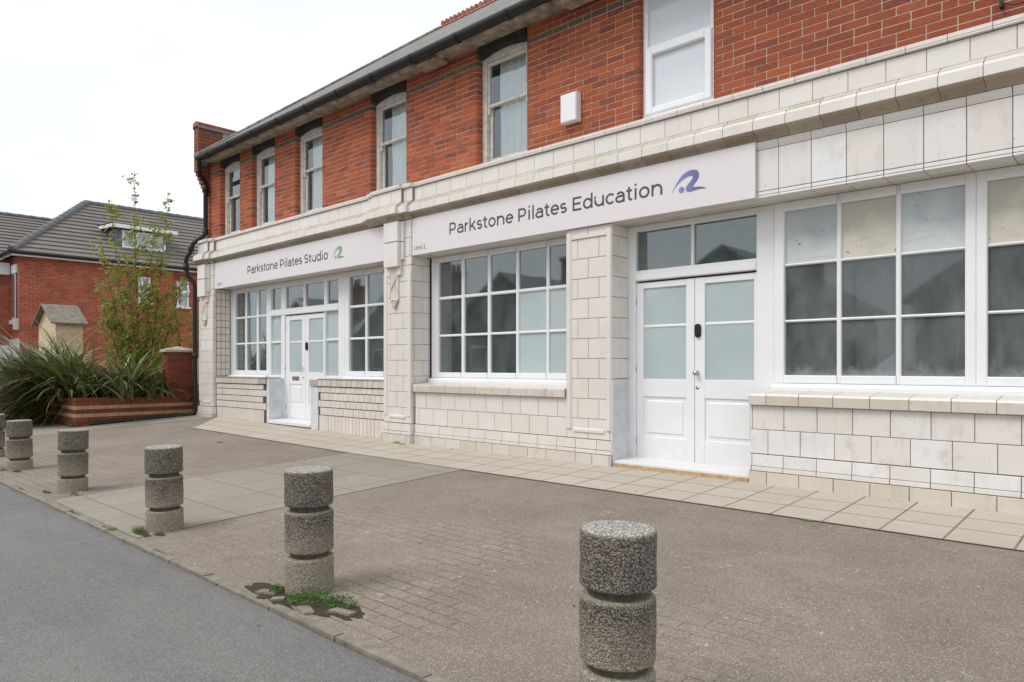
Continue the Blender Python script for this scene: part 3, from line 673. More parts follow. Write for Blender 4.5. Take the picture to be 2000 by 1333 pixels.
# --- doors
def entrance(x0, x1, z0, y, leaves, zt, transoms, sides=(), label=None, knob=None, letter=None, pad=None):
    """door frame with transom; leaves: (xa, xb, ga, gb) ; zt: dict of z values"""
    mb = MB(); W = M['white']; zl = zt['leaf_top']
    lx0, lx1 = leaves[0][0], leaves[-1][1]
    # jambs and posts
    mb.bbox(x0, transoms[0][0], y, y+.09, z0, 2.742, W, .008); mb.bbox(transoms[-1][1], x1, y, y+.09, z0, 2.742, W, .008)
    if sides:
        mb.bbox(sides[0][1], lx0, y-.004, y+.09, z0, zl+.02, W, .008); mb.bbox(lx1, sides[1][0], y-.004, y+.09, z0, zl+.02, W, .008)
        for a, b in sides:
            mb.bbox(a, b, y+.018, y+.07, 1.577, 1.618, W, .01); mb.bbox(a, b, y+.002, y+.08, z0, .965, W, .008)
    else:
        if lx0-transoms[0][0] > .004: mb.bbox(transoms[0][0]-.001, lx0-.004, y+.004, y+.09, z0, zl+.02, W, .006)
        if transoms[-1][1]-lx1 > .004: mb.bbox(lx1+.004, transoms[-1][1]+.001, y+.004, y+.09, z0, zl+.02, W, .006)
    mb.bbox(transoms[0][0]-.001, transoms[-1][1]+.001, y-.012, y+.09, zl+.02, zt['t0']-.045, W, .01)
    mb.bbox(transoms[0][0]-.001, transoms[-1][1]+.001, y+.006, y+.08, zt['t0']-.046, zt['t0'], W, .006)
    mb.bbox(transoms[0][0]-.001, transoms[-1][1]+.001, y+.006, y+.08, zt['t1'], 2.741, W, .006)
    for (a, b), (c, d) in zip(transoms, transoms[1:]): mb.bbox(b, c, y+.012, y+.08, zt['t0'], zt['t1'], W, .008)
    fr = mb.build('door_frame', shop)
    panes(fr, [('transom_pane', 'glass', [(a, b, zt['t0'], zt['t1']) for a, b in transoms], 0)], y+.05)
    if sides: panes(fr, [('side_pane', 'frost', [(a, b, .965, 1.577), (a, b, 1.618, zl+.02)], 0) for a, b in sides], y+.05)
    for i, (xa, xb, ga, gb) in enumerate(leaves):
        d = MB(); yf = y+.022; yb = y+.065
        d.bbox(xa+.002, ga, yf, yb, z0+.012, zl, W, .004); d.bbox(gb, xb-.002, yf, yb, z0+.012, zl, W, .004)
        d.bbox(ga-.001, gb+.001, yf+.0012, yb, zt['g1'], zl-.001, W, .004); d.bbox(ga-.001, gb+.001, yf+.0012, yb, zt['p1'], zt['g0'], W, .004)
        d.bbox(ga-.001, gb+.001, yf+.0012, yb, z0+.013, zt['p0'], W, .004); d.bbox(ga-.001, gb+.001, yf+.010, yb, 1.567, 1.60, W, .010)
        # sunk panel with raised field
        d.box(ga-.001, gb+.001, yf+.016, yb-.004, zt['p0']-.001, zt['p1']+.001, W)
        d.bbox(ga+.035, gb-.035, yf+.004, yf+.017, zt['p0']+.04, zt['p1']-.04, W, .012)
        leaf = d.build('door', shop)
        panes(leaf, [('pane', 'frost', [(ga, gb, zt['g0'], 1.567), (ga, gb, 1.60, zt['g1'])], 0)], yf+.02)
        hx = xa+.004 if i == 0 else xb-.004
        for hz in (z0+.22, 1.12, zl-.2):
            hg = MB(); hg.lathe([(.001, -.045), (.007, -.045), (.007, .045), (.001, .045)], M['steel'], 8, (hx, yf-.004, hz)); hg.build('hinge', leaf)
        if knob and i == knob[0]:
            k = MB(); kx, kz = knob[1], knob[2]
            prof = [(.026, 0), (.026, .004), (.011, .008), (.011, .03), (.024, .036), (.029, .048), (.024, .060), (.001, .064)]
            n = 20; vs = [(kx+r*math.cos(2*PI*j/n), yf-h, kz+r*math.sin(2*PI*j/n)) for r, h in prof for j in range(n)]
            k.add(vs, [(a*n+j, a*n+(j+1) % n, (a+1)*n+(j+1) % n, (a+1)*n+j) for a in range(len(prof)-1) for j in range(n)], M['steel'], True)
            k.build('door_knob', leaf)
            k = MB(); prof = [(.020, 0), (.020, .003), (.001, .004)]
            vs = [(kx+.002+r*math.cos(2*PI*j/n), yf-h, kz-.16+r*math.sin(2*PI*j/n)) for r, h in prof for j in range(n)]
            k.add(vs, [(a*n+j, a*n+(j+1) % n, (a+1)*n+(j+1) % n, (a+1)*n+j) for a in range(len(prof)-1) for j in range(n)], M['steel'], True)
            k.build('keyhole_cover', leaf)
        if pad and i == pad[0]:
            k = MB(); px, pz = pad[1], pad[2]
            def rr(w_, h_, r, n=6): return [(px+sx*(w_-r)+r*math.cos(a), pz+sz*(h_-r)+r*math.sin(a)) for sx, sz, a0 in ((1, 1, 0), (-1, 1, PI/2), (-1, -1, PI), (1, -1, 1.5*PI)) for a in [a0+PI/2*j/n for j in range(n+1)]]
            k.prism([(p[0], p[1]) for p in rr(.034, .072, .03)], 'y', yf-.02, yf, M['black'])
            k.prism([(p[0], p[1]) for p in rr(.029, .066, .026)], 'y', yf-.026, yf-.02, M['black'])
            k.lathe([(.001, -.01), (.010, -.008), (.012, 0), (.010, .008), (.001, .01)], M['black'], 10, (px, yf-.03, pz-.04))
            k.build('key_lock', leaf)
        if letter and i == letter[0]:
            k = MB(); lx, lz = letter[1], letter[2]
            k.bbox(lx-.12, lx+.12, yf-.006, yf, lz-.037, lz+.037, M['brass'], .003)
            k.box(lx-.085, lx+.085, yf-.009, yf-.0055, lz-.02, lz+.02, M['steel']); k.build('letter_box', leaf)
            k = MB(); k.tube([(letter[3], yf, 1.105), (letter[3], yf-.05, 1.105), (letter[3]-.05, yf-.055, 1.105), (letter[3]-.12, yf-.05, 1.10)], .009, M['steel'], 8); k.build('door_handle', leaf)
            k = MB(); k.box(letter[3]-.008, letter[3]+.008, yf-.004, yf, .91, .94, M['dark']); k.build('keyhole', leaf)
    return fr
ent2 = entrance(-4.632, -2.901, .07, .32, [(-4.53, -3.790, -4.435, -3.893), (-3.788, -3.06, -3.668, -3.124)],
    dict(leaf_top=2.085, t0=2.225, t1=2.672, g0=.986, g1=2.016, p0=.335, p1=.787), [(-4.53, -3.83), (-3.80, -3.09)], knob=(1, -3.755, 1.060), pad=(1, -3.745, 1.515))
mb = MB(); mb.prism([(.0, .045), (.0, .065), (.04, .075), (.35, .09), (.35, .045)], 'x', -4.61, -3.02, M['white']); mb.box(-4.60, -3.03, .335, .35, .072, .086, M['black']); mb.build('threshold', ent2)
mb = MB(); mb.box(-4.60, -3.025, -.018, .30, -.02, .044, M['timber']); mb.build('timber_step', ent2)
ent1 = entrance(-12.999, -10.361, .14, .30, [(-12.36, -11.663, -12.219, -11.779), (-11.661, -10.990, -11.545, -11.063)],
    dict(leaf_top=2.085, t0=2.228, t1=2.64, g0=1.020, g1=1.997, p0=.42, p1=.80), [(-12.90, -12.53), (-12.36, -11.72), (-11.66, -11.03), (-10.93, -10.56)],
    sides=[(-12.933, -12.497), (-10.966, -10.513)], letter=(0, -12.0, .905, -11.72), pad=(1, -11.60, 1.50))
mb = MB(); mb.prism([(-.03, .075), (-.03, .12), (.0, .132), (.33, .15), (.33, .075)], 'x', -12.39, -10.93, M['white']); mb.box(-12.42, -10.90, -.006, .3, .0, .074, M['pl_buff']); mb.build('threshold', ent1)
mb = MB(); mb.box(-10.79, -10.60, .358, .361, .985, 1.36, M['upvc']); tag(mb.build('paper_notice', ent1), 'blank white sheet taped inside the side pane')

# --- interior behind the glass
mb = MB(); DK = M['dark']
mb.box(-15.2, BX1-.1, 3.6, 3.7, -.05, 3.2, DK); mb.box(-15.2, BX1-.1, .62, 3.6, 3.0, 3.1, DK); mb.box(-15.2, BX1-.1, .35, 3.6, -.08, -.02, M['floor_in'])
for x in (-15.25, -8.55, -4.95, BX1-.12): mb.box(x, x+.1, .45, 3.6, -.02, 3.0, DK)
mb.build('interior', shop)
mb = MB()  # leaning boards and sheets inside the end window
mb.prism([(.62, 1.0), (.66, 1.0), (.72, 1.42), (.68, 1.42)], 'x', -1.72, -1.35, M['board_d'])
mb.add([(-2.2, .6, 1.0), (-1.85, .55, 1.0), (-1.9, .62, 1.25)], [(0, 1, 2)], M['board_g'])
mb.build('stored_boards', shop)

# --- upper wall: real bricks with rounded reveals
WX = [(-14.612, -13.77), (-13.235, -12.37), (-11.600, -10.735), (-9.303, -8.438), (-6.887, -6.005), (-4.31, -3.45)]
YB = .08; ZB0, ROWH = 3.83, .0755; NR = 22
bw = MB(); arch = MB()
walls = [(BX0, WX[0][0])]+[(WX[i][1], WX[i+1][0]) for i in range(5)]+[(WX[5][1], BX1)]
BRK, BAND, SOOT = M['brick'], M['brick_band'], M['brick_soot']
def brick(mb, x0, x1, z0, z1, m, rl=False, rr=False, y=YB):
    y0 = y+random.uniform(-.0018, .0018); r = .045
    if not (rl or rr): mb.box(x0, x1, y0, y0+.09, z0, z1, m); return
    pts = []
    if rl: pts += [(x0, y0+.15)]+[(x0+r-r*math.cos(a), y0+r-r*math.sin(a)) for a in [PI/2*j/5 for j in range(6)]]
    else: pts += [(x0, y0+.15), (x0, y0)]
    if rr: pts += [(x1-r+r*math.sin(a), y0+r-r*math.cos(a)) for a in [PI/2*j/5 for j in range(6)]]+[(x1, y0+.15)]
    else: pts += [(x1, y0), (x1, y0+.15)]
    mb.prism(pts, 'z', z0, z1, m)
for wi, (a, b) in enumerate(walls):
    bw.box(a+(.05 if wi else .006), b-(.05 if wi < 6 else .006), YB+.004, YB+.30, 3.75, ZB0+NR*ROWH, M['mortar'])
    for cx, sg in ((a, 1), (b, -1)):
        if (sg == 1 and wi) or (sg == -1 and wi < 6):
            r_ = .045; bw.prism([(cx+sg*.052, YB+.0045)]+[(cx+sg*(.005+r_-r_*math.sin(q)), YB+.005+r_-r_*math.cos(q)) for q in [PI/2*j/5 for j in range(6)]]+[(cx+sg*.005, YB+.145), (cx+sg*.052, YB+.145)], 'z', 3.75, ZB0+NR*ROWH-.002, M['mortar'])
    for r in range(NR):
        z0 = ZB0+r*ROWH+.0055; z1 = ZB0+(r+1)*ROWH-.0055
        m = BAND if r == 18 else BRK
        if r == 18 and a < -15 : m = BAND
        rl, rr = wi > 0, wi < 6
        x = a; step = .2275; off = .115 if r % 2 else 0
        first = .115 if r % 2 else .2275
        nb = 0
        while x < b-.01:
            L = first if nb == 0 else step
            if random.random() < .06 and nb: L = .115
            e = x+L
            if b-e < .09: e = b
            e = min(e, b)
            brick(bw, x+(.0 if nb == 0 else .005), e-(.0 if e == b else .005), z0, z1, m, rl and nb == 0, rr and e == b)
            x = e; nb += 1
# arches over the openings, of soot-black bricks on end, with curved soffit
bwo = bw.build('brick_wall', shop, fix=True)
for i, (a, b) in enumerate(WX):
    arch = MB(); n = 13; wd = (b-a)/n; c = (a+b)/2; h = (b-a)/2
    for k in range(n):
        x0 = a+k*wd; xm = x0+wd/2
        zb = 5.287+.056*(1-((xm-c)/h)**2); tl = (xm-c)/h*.012
        arch.prism([(x0+.003, YB-.002), (x0+wd-.003, YB-.002), (x0+wd-.003, YB+.16), (x0+.003, YB+.16)], 'z', zb, 5.488, SOOT)
    arch.box(a, b, YB+.17, YB+.30, 5.30, 5.488, M['mortar_d']); arch.build('window_arch', bwo)
mb = MB()
mb.box(BX0, BX0+.25, YB+.004, 8.0, -.1, 5.6, M['hbrick']); mb.box(BX1-.25, BX1, .35, 8.0, -.1, 5.6, M['hbrick']); mb.box(BX0+.25, BX1-.25, 7.8, 8.0, -.1, 5.45, M['hbrick'])
mb.box(BX0+.26, BX1-.26, 1.4, 1.45, 3.6, 5.4, DK); mb.box(BX0+.26, BX1-.26, .38, 1.4, 3.55, 3.6, DK); mb.box(BX0+.26, BX1-.26, .26, 7.7, 5.372, 5.40, DK)
mb.build('gable_wall', shop)

# --- sash windows upstairs
def sash(a, b, wi):
    mb = MB(); OW = M['oldwhite']; y = .185; z0 = 3.83; c = (a+b)/2; h = (b-a)/2
    mb.bbox(a-.02, a+.075, y, y+.12, z0, 5.30, OW, .008); mb.bbox(b-.075, b+.02, y, y+.12, z0, 5.30, OW, .008)
    mb.box(a, b, y-.02, y+.12, z0-.03, z0+.035, OW)
    N = 10; top = [(a+(b-a)*k/N, 5.285+.058*(1-((a+(b-a)*k/N-c)/h)**2)) for k in range(N+1)]
    mb.prism([(a, 5.235)]+[(b, 5.235)]+top[::-1], 'y', y-.002, y+.10, OW)
    fr = mb.build('window', shop)
    s = MB(); zm = 4.645; g0, g1 = a+.115, b-.115
    # upper sash (outer), lower sash (inner)
    for (p, q) in ((a+.075, g0), (g1, b-.075)): s.bbox(p+.001, q, y+.02, y+.055, zm-.10 if q < c else zm-.10, 5.234, OW, .006)
    s.bbox(g0, g1, y+.021, y+.055, 5.19, 5.234, OW, .006); s.bbox(a+.076, b-.076, y+.012, y+.056, zm-.022, zm+.022, OW, .008)
    for (p, q) in ((a+.075, g0+.012), (g1-.012, b-.075)): s.bbox(p+.001, q, y+.062, y+.095, z0+.035, zm, OW, .006)
    s.bbox(g0, g1, y+.063, y+.095, z0+.036, z0+.115, OW, .006)
    s.build('sash', fr)
    panes(fr, [('pane', 'glass_up', [(g0, g1, zm+.022, 5.19)], 0), ('pane', 'glass_up', [(g0+.01, g1-.01, z0+.115, zm-.02)], .035)], y+.04)
    # net curtain hanging in folds, open a little at one side
    cu = MB(); n = 70; xa = a+.13+(.07 if wi else .25); xb = b-.02; vs = []
    for k in range(n+1):
        t = k/n; x = xa+(xb-xa)*t
        for j, z in enumerate((3.86, 4.3, 4.7, 5.0, 5.28)):
            yy = .335+.016*math.sin(t*38+wi*2+z*.4)+.02*noise.noise(Vector((x*3, z*1.5, wi*5)))
            vs.append((x+.05*(1 if t < .3 else 0)*noise.noise(Vector((z*1.6, wi*3, 1))), yy, z))
    cu.add(vs, [(k*5+j, (k+1)*5+j, (k+1)*5+j+1, k*5+j+1) for k in range(n) for j in range(4)], M['curtain'], True)
    cu.build('net_curtain', fr)
for i, (a, b) in enumerate(WX[:5]): sash(a, b, i)
a, b = WX[5]
mb = MB(); U = M['upvc']; y = .15
for p, q in ((a-.01, a+.055), (b-.055, b+.01)): mb.bbox(p, q, y, y+.07, 3.86, 5.36, U, .006)
mb.bbox(a+.054, b-.054, y+.001, y+.07, 5.26, 5.36, U, .006); mb.bbox(a-.0, b+.0, y-.03, y+.08, 3.835, 3.875, U, .004); mb.bbox(a+.054, b-.054, y+.001, y+.07, 3.876, 3.91, U, .006)
mb.bbox(a+.054, b-.054, y-.003, y+.06, 4.60, 4.655, U, .008)
w6 = mb.build('window', shop)
s = MB(); y2 = y-.02
for p, q in ((a+.03, a+.115), (b-.115, b-.03)): s.bbox(p, q, y2, y2+.06, 3.90, 4.62, U, .012)
s.bbox(a+.114, b-.114, y2+.001, y2+.06, 3.901, 3.975, U, .012); s.bbox(a+.114, b-.114, y2+.001, y2+.06, 4.545, 4.619, U, .012); s.build('casement', w6)
panes(w6, [('frosted_pane', 'frost_up', [(a+.115, b-.115, 3.975, 4.545), (a+.055, b-.055, 4.655, 5.26)], 0)], y+.03)

# --- eaves, gutter, roof
mb = MB()
mb.box(-14.86, BX1, -.225, YB+.14, 5.433, 5.455, M['soffit']); mb.box(-14.72, BX1, -.25, -.226, 5.405, 5.49, M['soffit'])
mb.prism([(-.222, 5.432), (-.19, 5.40), (-.15, 5.385), (-.10, 5.385), (-.06, 5.432)], 'x', -14.72, BX1, M['soffit'])
for x in (-7.62, -5.0, -2.2): mb.bbox(x-.22, x+.22, -.24, .0, 5.34, 5.384, M['soffit'], .02)
mb.build('soffit', shop)
mb = MB(); gy, gz, gr = -.330, 5.432, .076
arc = [(gy+gr*math.cos(t), gz+gr*math.sin(t)) for t in [PI+PI*j/12 for j in range(13)]]
mb.prism(arc+[(gy+gr, gz+.02), (gy+gr-.006, gz+.02)]+[(gy+(gr-.006)*math.cos(t), gz+.004+(gr-.006)*math.sin(t)) for t in [2*PI-PI*j/12 for j in range(13)]]+[(gy-gr, gz+.02)], 'x', -14.72, BX1, M['black'], True)
x = -14.2
while x < BX1:
    a2 = [(gy+(gr+.009)*math.cos(t), gz+(gr+.009)*math.sin(t)) for t in [PI+PI*j/12 for j in range(13)]]
    mb.prism(a2+[(gy+gr, gz+.024), (gy-gr, gz+.024)], 'x', x-.03, x+.03, M['black']); x += .92
mb.build('gutter', shop)
EZ, RYY, RZZ = 5.475, 4.0, 8.77
HX = -12.1
rf = MB(); e = -.36; xl = -14.84; back = 2*RYY-e
rf.add([(xl, e, EZ), (BX1+.2, e, EZ), (BX1+.2, RYY, RZZ), (HX, RYY, RZZ)], [(0, 1, 2, 3)], M['slate'])
rf.add([(xl, e, EZ), (HX, RYY, RZZ), (xl, back, EZ)], [(0, 1, 2)], M['slate'])
rf.add([(xl, back, EZ), (HX, RYY, RZZ), (BX1+.2, RYY, RZZ), (BX1+.2, back, EZ)], [(0, 1, 2, 3)], M['slate'])
rf.add([(xl, e, EZ-.02), (BX1+.2, e, EZ-.02), (BX1+.2, back, EZ-.02), (xl, back, EZ-.02)], [(0, 1, 2, 3)], M['mortar_d'])
roof = rf.build('roof', shop)
cr = MB(); cr.prism([(RYY-.11, RZZ-.06), (RYY, RZZ+.05), (RYY+.11, RZZ-.06)], 'x', HX, BX1+.2, M['crest'])
x = HX
while x < BX1:
    n = 10; cr.prism([(x+.065+.055*math.cos(2*PI*k/n), RZZ+.085+.06*math.sin(2*PI*k/n)) for k in range(n)], 'y', RYY-.02, RYY+.02, M['crest']); x += .135
cr.build('ridge_tiles', roof)
hp = MB(); hp.tube([(xl, e, EZ), (HX, RYY, RZZ+.01)], .045, M['slate'], 6); hp.build('hip_flashing', roof)

# --- corbelled parapet at the left end
pa = MB(); OB = M['brick_old']; px0, px1 = -15.34, -15.11
def bsolid(mb, x0, x1, y0, y1, z0, z1, m, mort='joint_d', len_=.225):
    """block faced with bricks on -Y, +X and -X sides"""
    mb.box(x0+.006, x1-.006, y0+.006, y1-.006, z0, z1-.001, M[mort])
    nr = max(1, round((z1-z0)/.075)); hh = (z1-z0)/nr
    for r in range(nr):
        za, zb = z0+r*hh+.004, z0+(r+1)*hh-.004
        mm = m(r, nr) if callable(m) else m
        for (U, N, O, L) in ((X_, FN, (x0, y0+.012, 0), x1-x0), (Y_, (1, 0, 0), (x1-.012, y0, 0), y1-y0), (Y_, (-1, 0, 0), (x0+.012, y0, 0), y1-y0)):
            u = 0; k = 0
            while u < L-.005:
                en = u+(len_/2 if (k == 0 and r % 2) else len_)
                if L-en < .05: en = L
                en = min(en, L); mb.tile(O, U, (0, 0, 1), N, u+.004, en-.004, za, zb, .012, .001, mm); u = en; k += 1
bsolid(pa, px0, px1, -.16, 2.4, 5.28, 6.22, OB)
for i, (yy, z0) in enumerate(((-.125, 5.20), (-.09, 5.12), (-.055, 5.04), (-.02, 4.96), (.01, 4.88), (.04, 4.80))):
    bsolid(pa, px0+.003, px1-.02, yy, .10, z0, z0+.078, OB if i not in (2, 3) else M['coping_br'])
par = pa.build('parapet', shop)
cp = MB(); y = -.18
while y < 2.4:
    n = 8; cp.prism([(px0-.02, 6.235), (px0-.02, 6.29)]+[((px0+px1)/2+(.135)*math.cos(PI-PI*k/n), 6.29+.05*math.sin(PI*k/n)) for k in range(n+1)]+[(px1+.02, 6.235)], 'y', y+.006, y+.069, M['coping_br']); y += .075
cp.box(px0-.01, px1+.01, -.17, 2.4, 6.201, 6.28, M['mortar']); cp.build('coping', par)
ld = MB(); ld.box(px0-.03, px1+.03, -.17, 2.4, 6.195, 6.234, M['lead'])
for k in range(5):
    y0 = -.15+k*.15; zz = 5.50+k*.055
    ld.prism([(y0, zz-.1), (y0+.17, zz-.1), (y0+.17, zz+.06), (y0, zz+.14)], 'x', px1+.002, px1+.010+.001*k, M['lead'])
    ld.box(px1+.001, px1+.30, y0-.02, y0+.145, zz-.06, zz-.01+.002*k, M['lead'])
ld.box(px1+.002, px1+.014, .36, 1.5, 5.80, 6.19, M['lead'])
ld.build('flashing', par)

# --- downpipe with swan necks, and the pipe run over the cornice
dp = MB(); r = .045; BL = M['black']; X0 = -15.10; yw = -.0
dp.tube([(-14.68, -.325, 5.45), (-14.70, -.32, 5.30), (-14.96, -.20, 5.16), (-15.08, -.05, 5.08), (-15.11, -.01, 5.0), (-15.11, -.01, 3.98)], r, BL, 14)
dp.lathe([(.052, 0), (.060, .01), (.060, .10), (.052, .11)], BL, 14, (-15.11, -.01, 4.86)); dp.lathe([(.052, 0), (.060, .01), (.060, .12), (.052, .13)], BL, 14, (-15.11, -.01, 3.93))
dp.tube([(-15.11, -.01, 4.0), (-15.13, -.03, 3.93), (-15.20, -.12, 3.84), (-15.30, -.20, 3.74), (-15.33, -.22, 3.64)], r*1.06, BL, 14)
dp.tube([(-15.33, -.22, 3.66), (-15.35, -.23, 3.56), (-15.42, -.27, 3.48), (-15.455, -.28, 3.36), (-15.455, -.27, 3.20), (-15.44, -.22, 3.05), (-15.405, -.13, 2.93), (-15.395, -.11, 2.82), (-15.39, -.11, .16)], r, BL, 14)
dp.lathe([(.05, 0), (.064, .01), (.064, .13), (.05, .14)], BL, 14, (-15.455, -.275, 3.18)); dp.lathe([(.05, 0), (.062, .01), (.062, .12), (.05, .13)], BL, 14, (-15.335, -.22, 3.58))
dp.lathe([(.05, 0), (.060, .01), (.060, .10), (.05, .11)], BL, 14, (-15.39, -.11, 1.30))
dp.tube([(-15.39, -.11, .20), (-15.40, -.14, .12), (-15.43, -.25, .095), (-15.56, -.8, .06), (-15.70, -1.5, .02), (-15.80, -2.05, -.025)], .043, BL, 12)
dp.build('downpipe', shop)
# bits on the facade
mb = MB(); mb.tube([(-.98, -.05, 3.93), (-.90, -.06, 3.88), (-.60, -.08, 3.85), (0, -.09, 3.87), (1.2, -.06, 3.95), (3.1, -.03, 3.95)], .006, BL, 6); mb.box(-1.0, -.975, .03, YB, 3.93, 3.98, BL); tag(mb.build('cable'), 'thin black cable sagging in front of the tiled band at upper right', 'cable')
mb = MB(); mb.bbox(-5.36, -5.13, -.02, YB-.003, 4.03, 4.36, M['upvc'], .006); mb.box(-5.365, -5.125, -.006, YB-.004, 4.025, 4.365, M['upvc'])
tag(mb.build('wall_box'), 'small white box fixed to the brick wall above the longer sign', 'box')

# ------------------------------------------------------------ fascia signs with lettering
def arcp(cx, cy, rx, ry, a0, a1, n=18): return [(cx+rx*math.cos(math.radians(a0+(a1-a0)*i/n)), cy+ry*math.sin(math.radians(a0+(a1-a0)*i/n))) for i in range(n+1)]
CH, XH, SW = 690, 530, 106     # cap height, x height, stroke
H2 = SW/2
def bowl(cx, r=None): return arcp(cx, XH/2, 245-H2+8, XH/2-H2+5, 0, 360, 32)
GL = {
 'P': (690, [[(115, 0), (115, CH)], [(115, CH-H2), (370, CH-H2)]+arcp(370, CH-H2-185, 190, 185, 90, -90)+[(115, CH-H2-370)]]),
 'E': (650, [[(115, 0), (115, CH)], [(115, H2), (590, H2)], [(115, 352), (530, 352)], [(115, CH-H2), (580, CH-H2)]]),
 'U': (760, [[(108, CH), (108, 290)]+arcp(380, 290, 272, 290-H2, 180, 360)+[(652, CH)]]),
 'S': (620, [arcp(315, CH-H2-152, 215, 152, 35, 180, 14)[:-1]+arcp(315, CH-H2-152, 215, 152, 180, 255, 8)+arcp(315, H2+154, 222, 154, 75, 0, 8)+arcp(315, H2+154, 222, 154, 0, -145, 14)]),
 'a': (590, [arcp(300, XH-H2-165, 192, 165, 150, 0)+[(492, 0)], [(492, 300), (250, 300)]+arcp(240, 170, 165, 128, 90, 270)+arcp(330, 200, 165, 158, 270, 350)]),
 'r': (390, [[(108, 0), (108, XH)], arcp(345, XH-H2-205, 237, 205, 180, 92, 12)]),
 'k': (600, [[(108, 0), (108, 742)], [(108, 170), (500, XH)], [(270, 315), (530, 0)]]),
 's': (495, [arcp(255, XH-H2-112, 160, 112, 40, 255, 18)+arcp(250, H2+114, 168, 114, 75, -140, 18)]),
 't': (405, [[(185, 650), (185, 170)]+arcp(300, 165, 115, 165-H2+6, 180, 300, 12), [(40, XH-H2), (350, XH-H2)]]),
 'o': (640, [bowl(320)]),
 'n': (665, [[(108, 0), (108, XH)], arcp(335, XH-H2-212, 225, 212, 180, 0)+[(560, 0)]]),
 'e': (610, [[(90, 270), (530, 270)], [(530, 270)]+arcp(310, XH/2, 222, XH/2-H2+5, 0, 322, 28)]),
 'i': (270, [[(135, 0), (135, XH)]]),
 'l': (270, [[(135, 0), (135, 742)]]),
 'd': (670, [bowl(308), [(548, 0), (548, 742)]]),
 'u': (660, [[(105, XH), (105, 222)]+arcp(330, 222+H2-10, 225, 212, 180, 360)+[], [(555, 0), (555, XH)]]),
 'c': (560, [arcp(310, XH/2, 222, XH/2-H2+5, 42, 318, 26)]),
 '1': (370, [[(40, CH-H2), (220, CH-H2)], [(230, 0), (230, CH)]]),
 '2': (590, [arcp(290, CH-H2-185, 200, 185, 150, -25, 16)+[(110, H2+10)], [(70, H2), (530, H2)]]),
 ' ': (270, [])}
def ribbon(mb, pts, w, fn, m):
    n = len(pts); closed = n > 3 and (Vector(pts[0])-Vector(pts[-1])).length < 1
    L, R = [], []
    for i in range(n):
        p = Vector(pts[i])
        if closed: a, b = Vector(pts[(i-1) % (n-1)]), Vector(pts[(i+1) % (n-1)])
        else: a, b = Vector(pts[max(i-1, 0)]), Vector(pts[min(i+1, n-1)])
        d1 = (p-a) if (p-a).length > 1e-6 else (b-p); d2 = (b-p) if (b-p).length > 1e-6 else (p-a)
        d1.normalize(); d2.normalize(); t = (d1+d2); t = t.normalized() if t.length > .1 else d2
        nn = Vector((-t.y, t.x)); sc = min(1.6, 1/max(.5, abs(nn.dot(Vector((-d2.y, d2.x))))))
        L.append(p+nn*w*sc); R.append(p-nn*w*sc)
    vs = [fn(*v) for v in L+R]
    mb.add(vs, [(i, i+1, n+i+1, n+i) for i in range(n-1)], m)
def text(s, x0, x1, z, y, parent, slopez=0, capscale=1.0):
    tot = sum(GL[c][0] for c in s)-70; k = (x1-x0)/tot; kz = k*capscale; mb = MB(); u = -45; cnt = 0
    for c in s+' ':
        if c == ' ' and mb.v: mb.build('lettering', parent, fix=False); mb = MB()
        adv, strokes = GL[c]
        cc = {'o': 0, 'd': 0}.get(c, 0)
        for st in strokes:
            yy = y-.0012-.00012*(cnt % 5); cnt += 1
            ribbon(mb, st, H2, lambda a, b: (x0+(u+a)*k, yy, z+b*kz), M['ink'])
        if c == 'i':
            p = arcp(135, 690, 58, 58, 0, 360, 16)[:-1]; mb.add([(x0+(u+a)*k, y-.0014, z+b*kz) for a, b in p], [tuple(range(16))], M['ink'])
        u += adv
GL['o'] = (640, [[(x+0, y) for x, y in arcp(320, XH/2, 225, XH/2-H2+6, 0, 360, 32)]])
GL['d'] = (670, [arcp(318, XH/2, 225, XH/2-H2+6, 0, 360, 32), [(560, 0), (560, 742)]])
OUT = [(1010, 560), (1035, 495), (1065, 430), (1100, 362), (1140, 295), (1185, 233), (1235, 184), (1290, 145), (1345, 120), (1400, 108), (1450, 111), (1482, 130), (1500, 165), (1503, 215), (1490, 262), (1465, 308), (1435, 350), (1408, 388), (1392, 414), (1440, 412), (1500, 410), (1560, 412), (1605, 423), (1645, 438), (1590, 444), (1530, 450), (1475, 462), (1425, 480), (1375, 498), (1330, 507), (1292, 502), (1270, 482), (1264, 450), (1275, 415), (1305, 372), (1340, 328), (1372, 285), (1390, 250), (1388, 225), (1360, 221), (1320, 230), (1270, 256), (1215, 294), (1160, 345), (1110, 402), (1065, 465), (1030, 525)]
def unpix(a, b):
    # outline sampled on the sign face, brought to flat metres
    f, xv = 1385., -482.; px, py = 1200+a/9.0909, 320+b/9.0909
    s = math.hypot(f, 1482); fw = (-f/s, 1482/s); rt = (1482/s, f/s); u = (px-1000)/f
    rx, ry = fw[0]+u*rt[0], fw[1]+u*rt[1]; t = 6.555/ry
    return t*rx, 1.13-t*(py-716)/f
